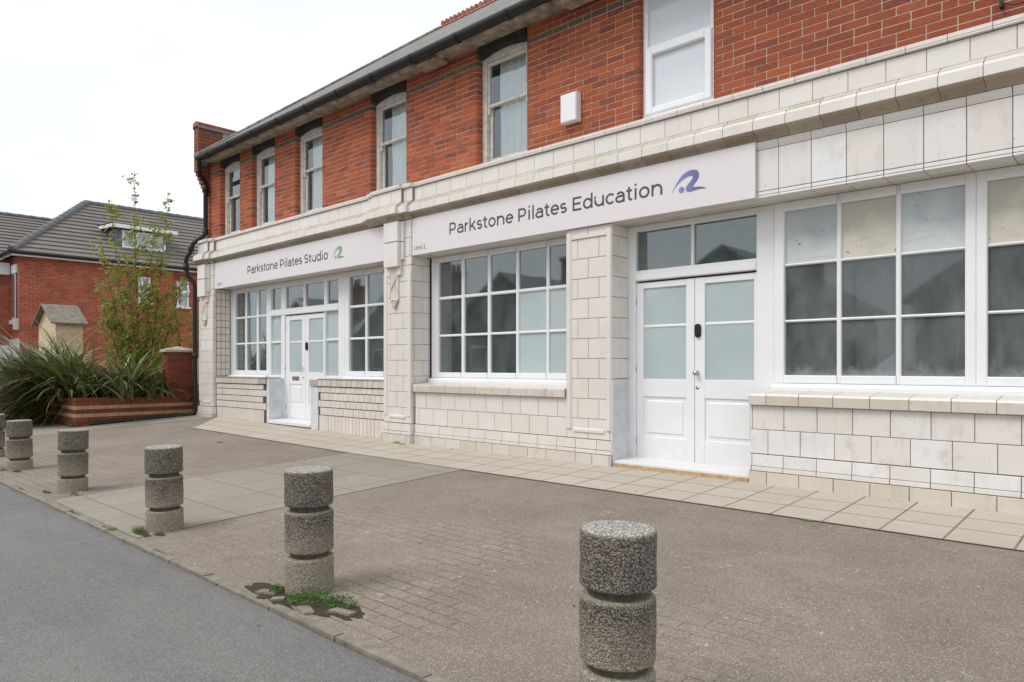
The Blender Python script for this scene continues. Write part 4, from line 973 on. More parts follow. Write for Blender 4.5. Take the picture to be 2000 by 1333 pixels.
def logo(x0, sc, z, y, mat, parent):
    P = [unpix(a, b) for a, b in OUT]; ox, oz = P[0][0], min(p[1] for p in P)
    bm = bmesh.new(); ring = [bm.verts.new((x0+(p[0]-ox)*sc, y-.0013, z+(p[1]-oz)*sc)) for p in P]
    es = [bm.edges.new((ring[i], ring[(i+1) % len(ring)])) for i in range(len(ring))]
    bmesh.ops.triangle_fill(bm, edges=es, use_beauty=True)
    c = unpix(1192, 471); e = unpix(1243, 471); r = (e[0]-c[0])*sc
    dv = [bm.verts.new((x0+(c[0]-ox)*sc+r*math.cos(2*PI*k/20), y-.0013, z+(c[1]-oz)*sc+r*math.sin(2*PI*k/20))) for k in range(20)]; bm.faces.new(dv)
    me = D.meshes.new('logo'); bm.to_mesh(me); bm.free(); me.materials.append(mat)
    o = D.objects.new('logo', me); COL.objects.link(o); o.parent = parent; o.location = -Vector(parent.location)
def sign(x0, x1, z0, z1, label, txt, tx0, tx1, tz, unit, ux0, ux1, uz, lg):
    s = thing('fascia_sign', ((x0+x1)/2, -.02, z0), label, 'sign', 'shop signs under the cornice')
    yf = -.045
    mb = MB(); mb.bbox(x0, x1, yf, -.018, z0, z1, M['sign'], .0015); mb.build('sign_panel', s)
    text(txt, tx0, tx1, tz, yf, s, capscale=.97); text(unit, ux0, ux1, uz, yf, s)
    logo(*lg, s)
sign(-8.115, -2.938, 2.745, 3.279, 'long pale sign reading Parkstone Pilates Education with a blue logo', 'Parkstone Pilates Education', -7.31, -3.945, 2.945, 'Unit 2', -8.065, -7.82, 2.815, (-3.846, 1.0, 2.918, -.045, logomat('blue_logo', (.22, .30, .62), (.13, .10, .26), -3.85, -3.5)))
sign(-14.60, -8.80, 2.737, 3.27, 'farther pale sign left of the middle pilaster reading Parkstone Pilates Studio with green logo', 'Parkstone Pilates Studio', -13.16, -10.33, 2.920, 'Unit 1', -14.47, -14.235, 2.795, (-10.215, .93, 2.895, -.045, logomat('green_logo', (.42, .52, .28), (.17, .27, .25), -10.2, -9.9)))

# ------------------------------------------------------------ bollards
def bollard_mesh(seed):
    """three stacked exposed-aggregate drums with two grooves; rough surface displaced"""
    mb = MB(); n = 150; R = .140
    secs = [(.545, .760), (.275, .520), (-.10, .250)]
    for si, (z0, z1) in enumerate(secs):
        rr = .014; prof = []
        prof += [(R-.036, z0+.002), (R-rr*1.2, z0+.001), (R-.004, z0+rr*.5), (R, z0+rr)]
        k = int((z1-z0-2*rr)/.0045)
        prof += [(R, z0+rr+(z1-z0-2*rr)*j/k) for j in range(1, k+1)]
        prof += [(R-.003, z1-rr*.45), (R-rr*.8, z1)]
        if si == 0: prof += [(R-rr*.8-(R-rr*.8)*j/24, z1) for j in range(1, 24)]+[(.0005, z1)]
        else: prof += [(R-.036, z1-.002)]
        vs = []
        for r, z in prof:
            for t in range(n):
                a = 2*PI*t/n; p = Vector((r*math.cos(a), r*math.sin(a), z))
                dd = noise.voronoi((p+Vector((seed*3, 0, 0)))*105)[0][0]
                f = .0035*(.5-dd)+.0025*noise.noise(p*14+Vector((seed, 0, 0)))
                if si == 0 and r < R-.01 and z > .7: p.z += f
                else: p.x += f*math.cos(a); p.y += f*math.sin(a)
                vs.append(tuple(p))
        mb.add(vs, [(i*n+t, i*n+(t+1) % n, (i+1)*n+(t+1) % n, (i+1)*n+t) for i in range(len(prof)-1) for t in range(n)], M['agg'], True)
    mb.lathe([(R-.030, -.1), (R-.030, .56)], M['agg_in'], 48)
    me = mb.build('bollard'); return me
BOL = [(-1.505, -4.425, .535, 'nearest round pebble dash bollard, cut off by the bottom edge of the photo'),
       (-3.765, -4.335, .520, 'pebble dash bollard with green weeds and broken paving round its foot'),
       (-6.03, -4.30, .478, 'pebble dash bollard with a grass tuft at its base, third from the nearest'),
       (-8.58, -4.275, .455, 'pebble dash bollard with loose pebbles at its base, in front of the brick planter corner'),
       (-10.87, -4.25, .437, 'second most distant pebble dash bollard, below the overhanging flax leaves'),
       (-12.62, -4.20, .43, 'farthest pebble dash bollard, cut off by the left edge of the photo')]
b0 = bollard_mesh(1); b1_ = bollard_mesh(5)
for i, (x, y, zt, lab) in enumerate(BOL):
    o = (b0, b1_)[i] if i < 2 else (b0, b1_)[i % 2].copy()
    if i >= 2: COL.objects.link(o)
    o.location = (x, y, zt-.760); o.rotation_euler = (random.uniform(-.016, .016), random.uniform(-.016, .016), i*1.1)
    tag(o, lab, 'bollard', 'concrete bollards along the pavement edge')

# ------------------------------------------------------------ weeds, moss, loose bits
def blade(mb, p, az, L, w_, lean, droop, m, seg=5):
    p = Vector(p); d = Vector((math.cos(az), math.sin(az), 0)); sidev = Vector((-d.y, d.x, 0)); vs = []
    pos = p.copy(); ang = lean
    for i in range(seg+1):
        t = i/seg; ww = w_*(1-t**2.2)*(.55+.45*min(1, t*4))+.0004
        vs += [pos-sidev*ww, pos+sidev*ww]
        pos = pos+(d*math.cos(ang)+Vector((0, 0, math.sin(ang))))*L/seg; ang -= droop/seg
    mb.add(vs, [(2*i, 2*i+1, 2*i+3, 2*i+2) for i in range(seg)], m, True)
def weed(x, y, r, n, h, label, m='weed', leaf=.008, cat='weed'):
    mb = MB(); z = GZ(x, y) if y > -4.65 else RZ(x, y)
    for _ in range(n):
        a = random.uniform(0, 2*PI); q = r*math.sqrt(random.random()); px, py = x+q*math.cos(a), y+q*math.sin(a)*.8
        hh = h*random.uniform(.2, 1)*(1-.5*q/r)
        d = Vector((random.gauss(0, 1), random.gauss(0, 1), random.gauss(.6, .6))).normalized(); t = d.orthogonal().normalized(); b = d.cross(t)
        c = Vector((px, py, z+hh)); l = leaf*random.uniform(.6, 1.4)
        mb.add([c-t*l, c-b*l*.6, c+t*l, c+b*l*.6], [(0, 1, 2, 3)], M[m])
        if random.random() < .3: mb.add([(px, py, z), (px+.002, py, z), tuple(c)], [(0, 1, 2)], M[m])
    return tag(mb.build('weed', fix=False), label, cat)
def tuft(x, y, r, n, L, label):
    mb = MB(); z = GZ(x, y)
    for _ in range(n):
        a = random.uniform(0, 2*PI); q = r*math.sqrt(random.random())
        blade(mb, (x+q*math.cos(a), y+q*math.sin(a), z), random.uniform(0, 2*PI), L*random.uniform(.5, 1.2), .0016, random.uniform(.9, 1.5), random.uniform(.3, 1.4), M['grassb'], 4)
    return tag(mb.build('grass_tuft', fix=False), label, 'grass')
weed(-3.60, -4.44, .15, 360, .075, 'leafy green weed clump at the foot of the bollard with broken paving')
weed(-3.87, -4.50, .05, 120, .07, 'small weed on the road side of the bollard with broken paving')
weed(-3.40, -4.36, .11, 190, .055, 'small weed just right of the weedy bollard')
tuft(-6.10, -4.46, .07, 160, .06, 'bright grass tuft at the foot of the third nearest bollard')
tuft(-6.35, -4.60, .05, 80, .035, 'low grass tuft growing in the kerb joint')
tuft(-11.0, -4.47, .10, 160, .07, 'grass tuft at the foot of the second most distant bollard')
tuft(-8.35, -.16, .06, 70, .05, 'short grass tuft at the wall foot left of the middle pilaster')
tuft(-8.15, -.20, .05, 60, .05, 'short grass tuft at the wall foot below the middle pilaster')
tuft(-.75, -.30, .05, 50, .03, 'little green tuft in a flagstone joint at the right edge')
weed(-15.95, -2.30, .10, 120, .10, 'little green weed at the planter corner by the pavement', leaf=.02)
weed(-15.65, -1.2, .12, 90, .05, 'low green weed beside the pipe at the planter foot', leaf=.015)
weed(-15.52, -.45, .12, 160, .10, 'green weed at the pillar foot beside the downpipe', leaf=.02)
def blobs(name, spots, m, label, cat, dz=.006):
    mb = MB()
    for (x, y, rx, ry) in spots:
        n = 26; c = (x, y, (GZ(x, y) if y > -4.64 else RZ(x, y))+dz+.006); vs = [c]
        for k in range(n):
            a = 2*PI*k/n; f = 1+.45*noise.noise(Vector((x*9+math.cos(a)*1.6, y*9+math.sin(a)*1.6, 2)))+.3*noise.noise(Vector((x*3+math.cos(a)*4, y*3+math.sin(a)*4, 7)))
            px, py = x+rx*f*math.cos(a), y+ry*f*math.sin(a); vs.append((px, py, (GZ(px, py) if py > -4.64 else RZ(px, py))+dz-.003))
        mb.add(vs, [(0, k+1, (k+1) % n+1) for k in range(n)], m, True)
    return tag(mb.build(name), label, cat, kind='stuff')
blobs('moss', [(-3.60, -4.46, .36, .10), (-3.36, -4.40, .20, .09), (-3.92, -4.50, .22, .07), (-3.98, -4.54, .13, .05), (-3.86, -4.58, .06, .05), (-3.68, -4.58, .15, .035), (-3.45, -4.50, .12, .04), (-3.36, -4.38, .13, .028), (-3.27, -4.46, .12, .02), (-3.74, -4.50, .10, .05), (-3.95, -4.25, .10, .022), (-3.5, -4.42, .08, .05),
                 (-6.02, -4.48, .13, .045), (-5.88, -4.40, .08, .03), (-6.35, -4.60, .10, .02), (-6.5, -4.60, .1, .015), (-7.4, -4.60, .3, .014), (-8.2, -4.60, .25, .016), (-5.35, -4.60, .3, .01),
                 (-8.75, -4.47, .12, .03), (-9.2, -4.60, .2, .014), (-8.34, -4.31, .11, .05), (-10.7, -4.33, .12, .04)], M['moss_d'], 'dark moss and dirt in the broken paving round the bollards', 'moss')
blobs('moss', [(-10.9, -1.62, .10, .03), (-7.22, -.07, .05, .02), (-5.68, -.09, .10, .012), (-5.45, -.10, .04, .015), (-6.55, -.30, .03, .012), (-2.05, -1.10, .05, .02)], M['moss'], 'small moss patches on the flagstones', 'moss')
mb = MB()
for _ in range(60):
    x = -8.33+random.gauss(0, .08); y = -4.30+random.gauss(0, .04); s = random.uniform(.005, .012); z = GZ(x, y)
    mb.lathe([(.0005, -s*.3), (s, 0), (s*.8, s*.5), (.0005, s*.7)], M['concrete'], 6, (x, y, z+s*.3))
tag(mb.build('pebbles'), 'loose pale pebbles fallen from the bollard', 'pebbles', kind='stuff')
# broken paving pieces round the weedy bollard
mb = MB()
for (x, y, l, w_, a) in ((-3.28, -4.43, .08, .028, .25), (-3.47, -4.54, .07, .035, -.3), (-3.90, -4.53, .07, .03, .4), (-3.75, -4.55, .04, .025, .9)):
    c, s = math.cos(a), math.sin(a); z = GZ(x, y)
    P = [(x+c*p*l-s*q*w_, y+s*p*l+c*q*w_) for p, q in ((-1, -1), (.9, -.8), (1, .9), (-.8, 1))]
    t = random.uniform(.012, .017); mb.prism(P, 'z', z-.02, z+t, M['pav'])
tag(mb.build('broken_paving'), kind='structure')

mb = MB(); random.seed(31)
for _ in range(140):
    x = random.uniform(-10, 0); y = random.choice((random.uniform(-4.9, -4.55), random.uniform(-.12, -.02), random.uniform(-6.2, -.2)))
    z = (GZ(x, y) if y > -4.64 else RZ(x, y))+.006; a = random.uniform(0, 6.3); q = random.uniform(.006, .016)
    mb.add([(x+q*math.cos(a), y+q*math.sin(a), z+.003), (x-q*.4*math.sin(a), y+q*.4*math.cos(a), z+random.uniform(.002, .01)), (x-q*math.cos(a), y-q*math.sin(a), z+.002), (x+q*.4*math.sin(a), y-q*.4*math.cos(a), z)], [(0, 1, 2, 3)], M['flax_dead'] if random.random() < .6 else M['moss_d'])
tag(mb.build('leaf_litter', fix=False), 'scattered dry leaf scraps on the paving and road', 'leaf litter', kind='stuff')
# ------------------------------------------------------------ brick planters and pillar
def bands(r, n): return M['pl_buff'] if r in (n-2, n-4) else M['pl_red']
def planter(x0, x1, y0, y1, z0, z1, label):
    t = thing('planter', ((x0+x1)/2, (y0+y1)/2, z0), label, 'planter', 'brick planters beside the shop')
    mb = MB(); th = .225
    bsolid(mb, x0, x1, y0, y0+th, z0, z1-.07, bands); bsolid(mb, x1-th, x1, y0+th, y1, z0, z1-.07, bands)
    mb.box(x0, x1-th, y1-.2, y1, z0, z1-.07, M['pl_red']); mb.build('wall', t)
    cp = MB(); u = x0
    def cop(P, ax, a, b): cp.prism(P, ax, a, b, M['pl_red'])
    hz = z1-.07
    while u < x1-.01:
        cop([(y0-.008, hz), (y0-.008, hz+.045), (y0+.03, hz+.07), (y0+th, hz+.07), (y0+th, hz)], 'x', u+.004, min(u+.073, x1+.008)); u += .075
    u = y0+th+.002
    while u < y1:
        cop([(x1+.008, hz), (x1+.008, hz+.045), (x1-.03, hz+.07), (x1-th, hz+.07), (x1-th, hz)], 'y', u+.004, min(u+.073, y1)); u += .075
    cp.build('coping', t)
    so_ = MB(); so_.box(x0+.05, x1-th, y0+th, y1-.15, z0, z1-.08, M['soil']); so_.build('soil', t)
    return t
planter(-19.1, -15.76, -2.28, .04, -.12, .50, 'brick planter with two buff bands holding the big flax plants')
planter(-26.5, -20.6, -2.3, -.9, -.14, .50, 'farther brick planter at the left edge beyond the gateway')
pil = thing('brick_pillar', (-15.9, -.27, .4), 'red brick pillar with pale pyramid cap beside the black downpipe', 'pillar')
mb = MB(); bsolid(mb, -16.02, -15.775, -.56, .02, .4, .52, M['pl_red']); bsolid(mb, -16.0, -15.79, -.54, .0, .52, 1.44, M['pl_red']); mb.build('shaft', pil)
mb = MB(); x0, x1, y0, y1, z = -16.05, -15.74, -.60, .06, 1.44
mb.add([(x0, y0, z), (x1, y0, z), (x1, y1, z), (x0, y1, z), (x0, y0, z+.05), (x1, y0, z+.05), (x1, y1, z+.05), (x0, y1, z+.05), (-15.9, -.27, z+.13)], [(3, 2, 1, 0), (0, 1, 5, 4), (1, 2, 6, 5), (2, 3, 7, 6), (3, 0, 4, 7), (4, 5, 8), (5, 6, 8), (6, 7, 8), (7, 4, 8)], M['concrete']); mb.build('cap', pil)
fn = MB(); u = 0
while u < .85: fn.box(-16.5+u, -16.5+u+.11, .32, .345, .0, 1.35, M['fencewood']); u += .125
fn.box(-16.5, -15.65, .346, .39, .4, .48, M['fencewood']); fn.box(-16.5, -15.65, .346, .39, 1.05, 1.13, M['fencewood'])
tag(fn.build('fence'), 'weathered grey board fence panel between the pillar and the shop', 'fence')

# ------------------------------------------------------------ flax plants
def flax(x, y, z, n, label, az_bias, spread, Lm, seed):
    random.seed(seed); mb = MB(); dd = MB()
    for i in range(n):
        az = az_bias+random.gauss(0, spread) if random.random() < .65 else random.uniform(0, 2*PI)
        lean = random.choice((random.uniform(-.35, .5), random.uniform(.1, .9), random.uniform(.5, 1.1), random.uniform(.9, 1.5))); L = Lm*random.uniform(.6, 1.15)
        if math.cos(az) > .15: lean = random.uniform(.75, 1.5); L *= .72
        p = (x+random.gauss(0, .20), y+random.gauss(0, .16), z)
        dead = random.random() < .10
        blade(dd if dead else mb, p, az, L, random.uniform(.022, .044), lean, random.uniform(.6, 2.0)*(1.3 if dead else 1), M['flax_dead'] if dead else M['flax'], 8)
    t = thing('flax_plant', (x, y, z), label, 'flax plant', 'flax plants in the planter')
    mb.build('leaves', t, fix=False); dd.build('withered_leaves', t, fix=False)
flax(-16.22, -1.25, .42, 340, 'upright flax plant nearest the brick pillar', PI*1.1, 1.9, 1.72, 11)
flax(-16.1, -.75, .42, 190, 'small flax plant tucked against the brick pillar', PI*1.2, 2.0, 1.15, 17)
flax(-16.65, -1.95, .42, 420, 'arching flax plant spilling over the planter corner towards the pavement', -PI*.70, .75, 1.9, 12)
flax(-17.5, -2.0, .42, 480, 'dark flax plant below the shed roof', -PI*.66, .8, 2.05, 13)
flax(-18.5, -2.0, .42, 460, 'sprawling flax plant at the left end of the planter', -PI*.62, .9, 2.1, 14)
flax(-19.5, -1.9, .30, 300, 'flax plant leaning over the gateway beside the planter', -PI*.55, 1.1, 1.95, 16)
flax(-21.4, -1.9, .42, 330, 'flax plant at the left edge in the farther planter', -PI*.45, 1.1, 2.0, 15)
random.seed(99)
# ------------------------------------------------------------ shrub in front of flax, sapling trees
def leafcloud(mb, pts, m, size):
    for c in pts:
        d = Vector((random.gauss(0, 1), random.gauss(0, 1), random.gauss(.4, .8))).normalized(); t = d.orthogonal().normalized(); b = d.cross(t); l = size*random.uniform(.6, 1.3)
        c = Vector(c); mb.add([c-t*l, c-b*l*.55+d*l*.1, c+t*l, c+b*l*.55+d*l*.1], [(0, 1, 2, 3)], m)
def shrub(x, y, z, rx, ry, rz, n, label):
    t = thing('bramble', (x, y, z), label, 'shrub'); mb = MB(); st = MB(); pts = []
    for _ in range(14):
        a = random.uniform(0, 2*PI); e = Vector((x+rx*math.cos(a)*random.random(), y+ry*math.sin(a)*random.random(), z+rz*random.uniform(.3, 1)))
        mid = Vector((x+random.gauss(0, .05), y, z+rz*.5)); st.tube([(x+random.gauss(0, .03), y, z), mid, e], [.006, .004, .002], M['bark'], 5)
        for _ in range(n//14): pts.append(e+Vector((random.gauss(0, .08), random.gauss(0, .08), random.gauss(0, .07))))
    leafcloud(mb, pts, M['leaf_g'], .032); mb.build('foliage', t, fix=False); st.build('stems', t, fix=False)
shrub(-16.25, -1.95, .42, .40, .25, .55, 420, 'bright green bramble growing out of the planter under the flax')
shrub(-16.05, -1.05, .42, .2, .15, .55, 160, 'small bright green bramble against the brick pillar')
shrub(-15.6, .12, .1, .15, .15, .6, 200, 'green ivy growth in the gap beside the downpipe')
def sapling(x, y, z, stems, label, seed, n=9):
    random.seed(seed); t = thing('sapling_tree', (x, y, z), label, 'tree', 'young trees behind the flax plants'); tr = MB(); cr_ = MB(); pts = []
    for (dx, dy, h) in stems:
        P = []; bend = random.uniform(-.12, .12)
        for k in range(9):
            s = k/8; P.append(Vector((x+dx*s**.8+bend*math.sin(s*PI)+.02*random.gauss(0, 1)*s, y+dy*s**.8, z+h*s)))
        tr.tube(P, [.020*(1-.88*k/8) for k in range(9)], M['bark'], 6)
        # side twigs
        for _ in range(int(h*9)):
            s = random.uniform(.12, .97); i = min(7, int(s*8)); base = P[i].lerp(P[i+1], s*8-i)
            L = (.20+.45*(1-s))*random.uniform(.4, 1.1)
            a = random.uniform(0, 2*PI); e = base+Vector((math.cos(a)*L, math.sin(a)*L, L*random.uniform(.3, 1.1)))
            tr.tube([base, base.lerp(e, .5)+Vector((0, 0, -.01)), e], [.005, .004, .002], M['bark'], 4, caps=False)
            for _ in range(int(n*1.5*(1.35-s))+2):
                u = random.uniform(.15, 1.05); q = base.lerp(e, u); pts.append(q+Vector((random.gauss(0, .045), random.gauss(0, .045), random.gauss(0, .04))))
        for k in range(int(h*20)):
            s = random.uniform(.1, 1); i = min(7, int(s*8)); q = P[i].lerp(P[i+1], s*8-i); pts.append(q+Vector((random.gauss(0, .035), random.gauss(0, .035), random.gauss(0, .02))))
    leafcloud(cr_, pts, M['leaf'], .044)
    tr.build('trunk', t, fix=False); cr_.build('crown', t, fix=False)
sapling(-17.5, -.45, .2, [(-.1, -.12, 5.45), (.1, .55, 5.05), (-.5, -.5, 4.8), (-.4, -.75, 3.9), (.1, .25, 4.3), (.2, .9, 3.2), (0, -.3, 3.3), (-.3, -.9, 2.9), (.3, .5, 2.8), (-.2, -.6, 2.3), (.2, .1, 2.5)], 'tall thin sapling tree with the highest leaning shoots in front of the neighbouring house', 21, 13)
sapling(-17.0, .45, .1, [(.15, .55, 3.3), (.3, .35, 2.7), (-.3, -.3, 3.0), (.1, .1, 2.3), (-.2, .3, 2.5)], 'shorter sapling tree close to the corner of the shop', 22, 12)

# ------------------------------------------------------------ timber shed behind the planter
sh = thing('garden_shed', (-23.0, -.6, 0), 'small pale timber shed with grey felt roof behind the flax plants', 'shed')
sx0, sx1, sy0, sy1, se, sr = -23.85, -22.15, -1.0, -.35, 2.36, 2.84
mb = MB(); n = 12; sxc = (sx0+sx1)/2
for k in range(n):
    a, b = sx0+(sx1-sx0)*k/n, sx0+(sx1-sx0)*(k+1)/n; top = lambda x: se+(sr-se)*(1-abs(x-sxc)/((sx1-sx0)/2))
    mb.prism([(a+.003, -.05), (b-.003, -.05), (b-.003, top(b)-.02), (a+.003, top(a)-.02)], 'y', sy0, sy0+.02, M['shedwood'])
mb.box(sx0, sx1, sy0+.021, sy1, -.05, se-.03, M['shedwood']); mb.build('wall', sh)
mb = MB(); ov = .13; k = (sr-se)/((sx1-sx0)/2)
for sg in (1, -1):
    xe = sxc+sg*((sx1-sx0)/2+ov); ze = sr-k*((sx1-sx0)/2+ov)
    mb.add([(sxc, sy0-.15, sr), (xe, sy0-.15, ze), (xe, sy1+.1, ze), (sxc, sy1+.1, sr), (sxc, sy0-.15, sr+.035), (xe, sy0-.15, ze+.035), (xe, sy1+.1, ze+.035), (sxc, sy1+.1, sr+.035)], [(0, 1, 2, 3), (4, 5, 6, 7), (0, 1, 5, 4), (1, 2, 6, 5), (2, 3, 7, 6)], M['felt'])
mb.build('roof', sh)

# ------------------------------------------------------------ neighbouring brick house
hs = thing('brick_house', (-32, 3, 0), 'two storey red brick house with grey tiled hip roof and a dormer', 'house')
HXf, HY0, HY1, HE = -28.0, -.57, 12.0, 4.85
mb = MB(); HB = M['hbrick']
mb.box(-36, HXf, HY0, HY1, -.3, HE, HB); mb.box(-37, -29.15, -5.2, HY0-.002, -.3, HE-.05, HB); mb.build('wall', hs)
def roof_plane(mb, A, B, Cc, Dd, rows, m, th=.05):
    """tiled plane A-B (eave) to D-C (ridge) as overlapping courses"""
    A, B, Cc, Dd = map(Vector, (A, B, Cc, Dd)); nrm = (B-A).cross(Dd-A).normalized()
    if nrm.z < 0: nrm = -nrm
    for r in range(rows):
        t0, t1 = r/rows, (r+1)/rows
        a, b, c, d = A.lerp(Dd, t0), B.lerp(Cc, t0), B.lerp(Cc, t1), A.lerp(Dd, t1)
        mb.add([a+nrm*th, b+nrm*th, c+nrm*th*.15, d+nrm*th*.15, a, b], [(0, 1, 2, 3), (4, 5, 1, 0)], m)
rx, rz = -32.0, 7.68; ap = (rx, 2.54, rz); rt = M['rtile']
ev = HE+.06; xe, ye = HXf+.28, HY0-.28
mb = MB()
roof_plane(mb, (xe, ye, ev), (xe, HY1+.3, ev), (rx, HY1+.3, rz), ap, 15, rt)
roof_plane(mb, (-36.3, ye, ev), (xe, ye, ev), ap, ap, 15, rt)
roof_plane(mb, (-36.3, HY1+.3, ev), (-36.3, ye, ev), ap, (rx, HY1+.3, rz), 15, rt)
wz = 6.95; wx = -32.9
roof_plane(mb, (-28.87, -5.5, ev-.03), (-28.87, ye+.1, ev-.03), (wx, 2.2, wz), (wx, -5.5, wz), 13, rt)
roof_plane(mb, (-37.2, 2, ev-.03), (-37.2, -5.5, ev-.03), (wx, -5.5, wz), (wx, 2.2, wz), 13, rt)
ro = mb.build('roof', hs)
mb = MB()
def hipline(A, B, r=.11):
    A, B = Vector(A), Vector(B); L = (B-A).length; n = int(L/.38)
    for k in range(n):
        a, b = A.lerp(B, k/n), A.lerp(B, (k+1.04)/n); mb.tube([a+Vector((0, 0, .04)), b+Vector((0, 0, .02))], r, M['rridge'], 8)
hipline((xe, ye, ev), ap, .13); hipline(ap, (rx, HY1+.3, rz)); mb.build('hip_tiles', ro); mb = MB(); hipline((wx, -5.5, wz), (wx, 2.0, wz), .09)
mb.build('hip_tiles', ro)
mb = MB(); BLK, WH = M['black'], M['upvc']
mb.box(HXf+.02, HXf+.24, ye, HY1, HE-.06, HE-.02, WH); mb.box(HXf+.24, HXf+.27, ye, HY1, HE-.08, HE+.08, WH); mb.tube([(HXf+.33, ye, HE+.03), (HXf+.33, HY1, HE+.03)], .06, BLK, 10)
mb.box(-29.2, HXf+.24, ye, ye+.03, HE-.08, HE+.08, WH); mb.tube([(-28.9, ye-.06, HE+.03), (HXf+.33, ye-.06, HE+.03)], .06, BLK, 10)
mb.box(-28.92, -28.9, -5.4, ye, HE-.13, HE+.03, WH); mb.tube([(-28.83, -5.4, HE), (-28.83, ye-.05, HE)], .06, BLK, 10)
mb.build('gutter', hs)
def hwin(y0, y1, z0, z1, x=HXf, open_=False):
    w_ = MB(); f = .06
    for a, b, c, d in ((y0, y0+f, z0, z1), (y1-f, y1, z0, z1), (y0+f, y1-f, z0, z0+f), (y0+f, y1-f, z1-f, z1), (y0+f, y1-f, z0+(z1-z0)*.52, z0+(z1-z0)*.52+f)): w_.box(x-.05, x+.03, a, b, c+.0005, d-.0005, WH)
    w_.box(x-.02, x+.09, y0-.06, y1+.06, z0-.06, z0-.001, WH)
    o = w_.build('window', hs); p = MB(); p.box(x+.002, x+.006, y0+.03, y1-.03, z0+.03, z1-.03, M['hpane']); p.build('pane', o)
    if open_:
        s_ = MB(); s_.prism([(x+.03, z1-.04), (x+.07, z1-.04), (x+.27, z0+(z1-z0)*.56), (x+.23, z0+(z1-z0)*.56)], 'y', y0+f, y0+f+.05, WH); s_.prism([(x+.03, z1-.04), (x+.07, z1-.04), (x+.27, z0+(z1-z0)*.56), (x+.23, z0+(z1-z0)*.56)], 'y', y1-f-.05, y1-f, WH)
        s_.prism([(x+.23, z0+(z1-z0)*.56), (x+.27, z0+(z1-z0)*.56), (x+.25, z0+(z1-z0)*.62), (x+.21, z0+(z1-z0)*.62)], 'y', y0+f+.05, y1-f-.05, WH); s_.build('sash', o)
hwin(4.50, 4.95, 3.42, 4.40, open_=True); hwin(3.12, 3.55, 3.5, 4.45, open_=True); hwin(7.4, 8.3, 3.4, 4.4)
for (y0, y1) in ((4.40, 5.05), (3.02, 3.65)):
    u = y0; mb = MB()
    while u < y1: mb.box(HXf, HXf+.012, u+.004, u+.07, 4.46, 4.68, M['brick_old']); u += .077
    mb.build('window_arch', hs)
# front corner window, render and trim on the street-facing returns
mb = MB(); mb.box(-28.75, -28.35, HY0-.035, HY0-.003, 2.75, 4.25, M['glass_dirty']); mb.box(-28.80, -28.30, HY0-.045, HY0-.036, 2.7, 2.76, WH); mb.box(-28.37, -28.31, HY0-.05, HY0-.034, 2.76, 4.25, WH); mb.box(-28.85, -28.25, HY0-.12, HY0-.002, 2.55, 2.69, WH); mb.box(-28.85, -28.25, HY0-.06, HY0-.002, 4.26, 4.55, WH); mb.build('window', hs)
mb = MB(); mb.box(-29.149, HXf+.004, HY0-.05, HY0-.001, -.2, 2.05, WH); mb.box(-29.15, -29.10, -5.2, HY0-.052, -.2, 1.85, WH); mb.build('white_render', hs)
mb = MB(); mb.box(-29.148, -29.10, -3.0, -1.6, 2.55, 4.2, WH); mb.box(-29.10, -29.09, -2.9, -1.72, 2.65, 4.1, M['glass_dirty']); mb.box(-29.145, -28.98, -3.1, -1.45, 2.42, 2.55, WH); mb.box(-29.15, -29.02, -3.1, -.62, 4.25, 4.65, WH)
mb.prism([(-29.14, 4.25), (-28.95, 4.25), (-28.98, 4.0), (-29.02, 3.85), (-29.10, 3.75), (-29.14, 3.74)], 'y', -1.45, -1.25, WH); mb.build('window', hs)
mb = MB(); mb.bbox(-28.22, -28.06, HY0-.14, HY0-.002, 2.35, 2.72, M['cream_box'], .01); mb.build('meter_box', hs)
# dormer
dm = MB(); dy0, dy1, dz0, dz1 = 2.62, 4.55, 5.50, 6.30; dx = -28.75
dm.box(-31.2, dx, dy0, dy1, dz0, dz1, M['cladding'])
for k in range(6): dm.box(-31.2, dx+.01, dy0-.012-.004*(k % 2), dy1+.012, dz0+k*.135+.0, dz0+k*.135+.012, M['cladding'])
dm.box(dx+.002, dx+.012, dy0-.04, dy1+.04, dz0-.07, dz0+.02, M['lead'])
dmo = dm.build('dormer', hs)
dm = MB(); dm.prism([(dx+.22, dz1), (dx+.22, dz1+.14), (-31.6, dz1+.34), (-31.6, dz1+.10)], 'y', dy0-.2, dy1+.2, BLK); dm.prism([(dx+.225, dz1-.03), (dx+.25, dz1-.03), (dx+.25, dz1+.11), (dx+.225, dz1+.11)], 'y', dy0-.2, dy1+.2, WH)
dm.prism([(dx+.2, dz1-.02), (dx+.2, dz1+.10), (-30.8, dz1+.22), (-30.8, dz1+.10)], 'y', dy0-.22, dy0-.201, WH); dm.build('dormer_roof', dmo)
dm = MB(); f = .06; wy0, wy1, wz0, wz1 = dy0+.22, dy1-.22, dz0+.08, dz1-.08; n3 = (wy1-wy0)/3
for k in range(4): dm.box(dx, dx+.05, wy0+k*n3-f/2, wy0+k*n3+f/2, wz0, wz1, WH)
dm.box(dx, dx+.048, wy0, wy1, wz0, wz0+f, WH); dm.box(dx, dx+.048, wy0, wy1, wz1-f, wz1, WH); dm.box(dx+.005, dx+.012, wy0, wy1, wz0+.02, wz1-.02, M['hpane']); dm.build('dormer_window', dmo)

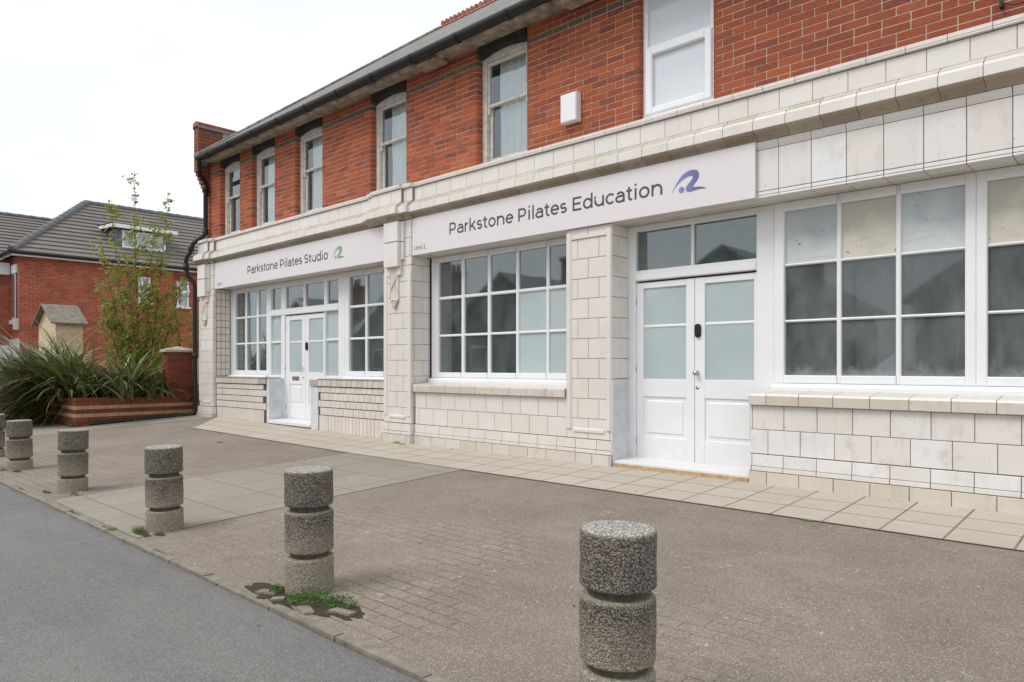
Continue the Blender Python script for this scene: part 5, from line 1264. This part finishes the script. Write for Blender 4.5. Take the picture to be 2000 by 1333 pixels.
# ------------------------------------------------------------ houses across the road (seen reflected in the shop glass)
def opposite(x, w_, gable, label, m):
    t = thing('street_house', (x, -25, -.2), label, 'house', 'houses across the road behind the viewer')
    mb = MB(); y1 = -22.0; y0 = -29; e = 3.7; r = 6.3; HB = M[m]
    mb.box(x-w_/2, x+w_/2, y0, y1, -.4, e, HB); mb.prism([(x-w_/2, e), (x+w_/2, e), (x, r-.1)], 'y', y0+.1, y1-.05, HB); mb.build('wall', t)
    mb = MB(); o_ = .35
    for sg in (1, -1):
        mb.prism([(x, r), (x+sg*(w_/2+o_), e-.25), (x+sg*(w_/2+o_), e-.05), (x, r+.2)], 'y', y0-.2, y1+.4, M['rridge'])
        if gable: mb.prism([(x, r-.1), (x+sg*(w_/2+o_), e-.35), (x+sg*(w_/2+o_), e-.03), (x, r+.24)], 'y', y1+.401, y1+.46, WH)
    ro_ = mb.build('roof', t)
    mb = MB(); cx = x+w_*.28; mb.box(cx-.45, cx+.45, y0+3, y0+4, e, r+1.0, M['brick_old']); mb.box(cx-.52, cx+.52, y0+2.93, y0+4.07, r+1.0, r+1.2, M['brick_old'])
    for k in (-.25, .25): mb.lathe([(.14, 0), (.16, .1), (.12, .5), (.15, .55)], M['crest'], 10, (cx+k, y0+3.5, r+1.2))
    mb.build('chimney', ro_)
    for zz in (.9,):
        for q in (-.25, .25):
            mb = MB(); mb.box(x+q*w_-.7, x+q*w_+.7, y1+.001, y1+.05, zz, zz+1.4, WH); mb.box(x+q*w_-.62, x+q*w_+.62, y1+.051, y1+.06, zz+.08, zz+1.32, M['board_d']); mb.build('window', t)
M['wall_g'] = plain('grey_green_render', (.20, .215, .20), .9); M['wall_d'] = plain('dark_grey_render', (.15, .15, .145), .9); M['wall_w'] = plain('off_white_render', (.36, .36, .34), .9)
for x, w_, gb, m, lab in ((-3, 8, 0, 'wall_d', 'dark grey house across the road facing the double doors'), (-14.5, 8.5, 0, 'wall_g', 'grey green house across the road facing the middle window'), (-28, 8, 0, 'wall_d', 'dark grey house with plain roof edge well along the road'), (-38, 7.5, 1, 'wall_g', 'grey green house with white bargeboards on its gable'), (-50, 9, 1, 'wall_w', 'off white house with white bargeboards at the far end')):
    opposite(x, w_, gb, lab, m)
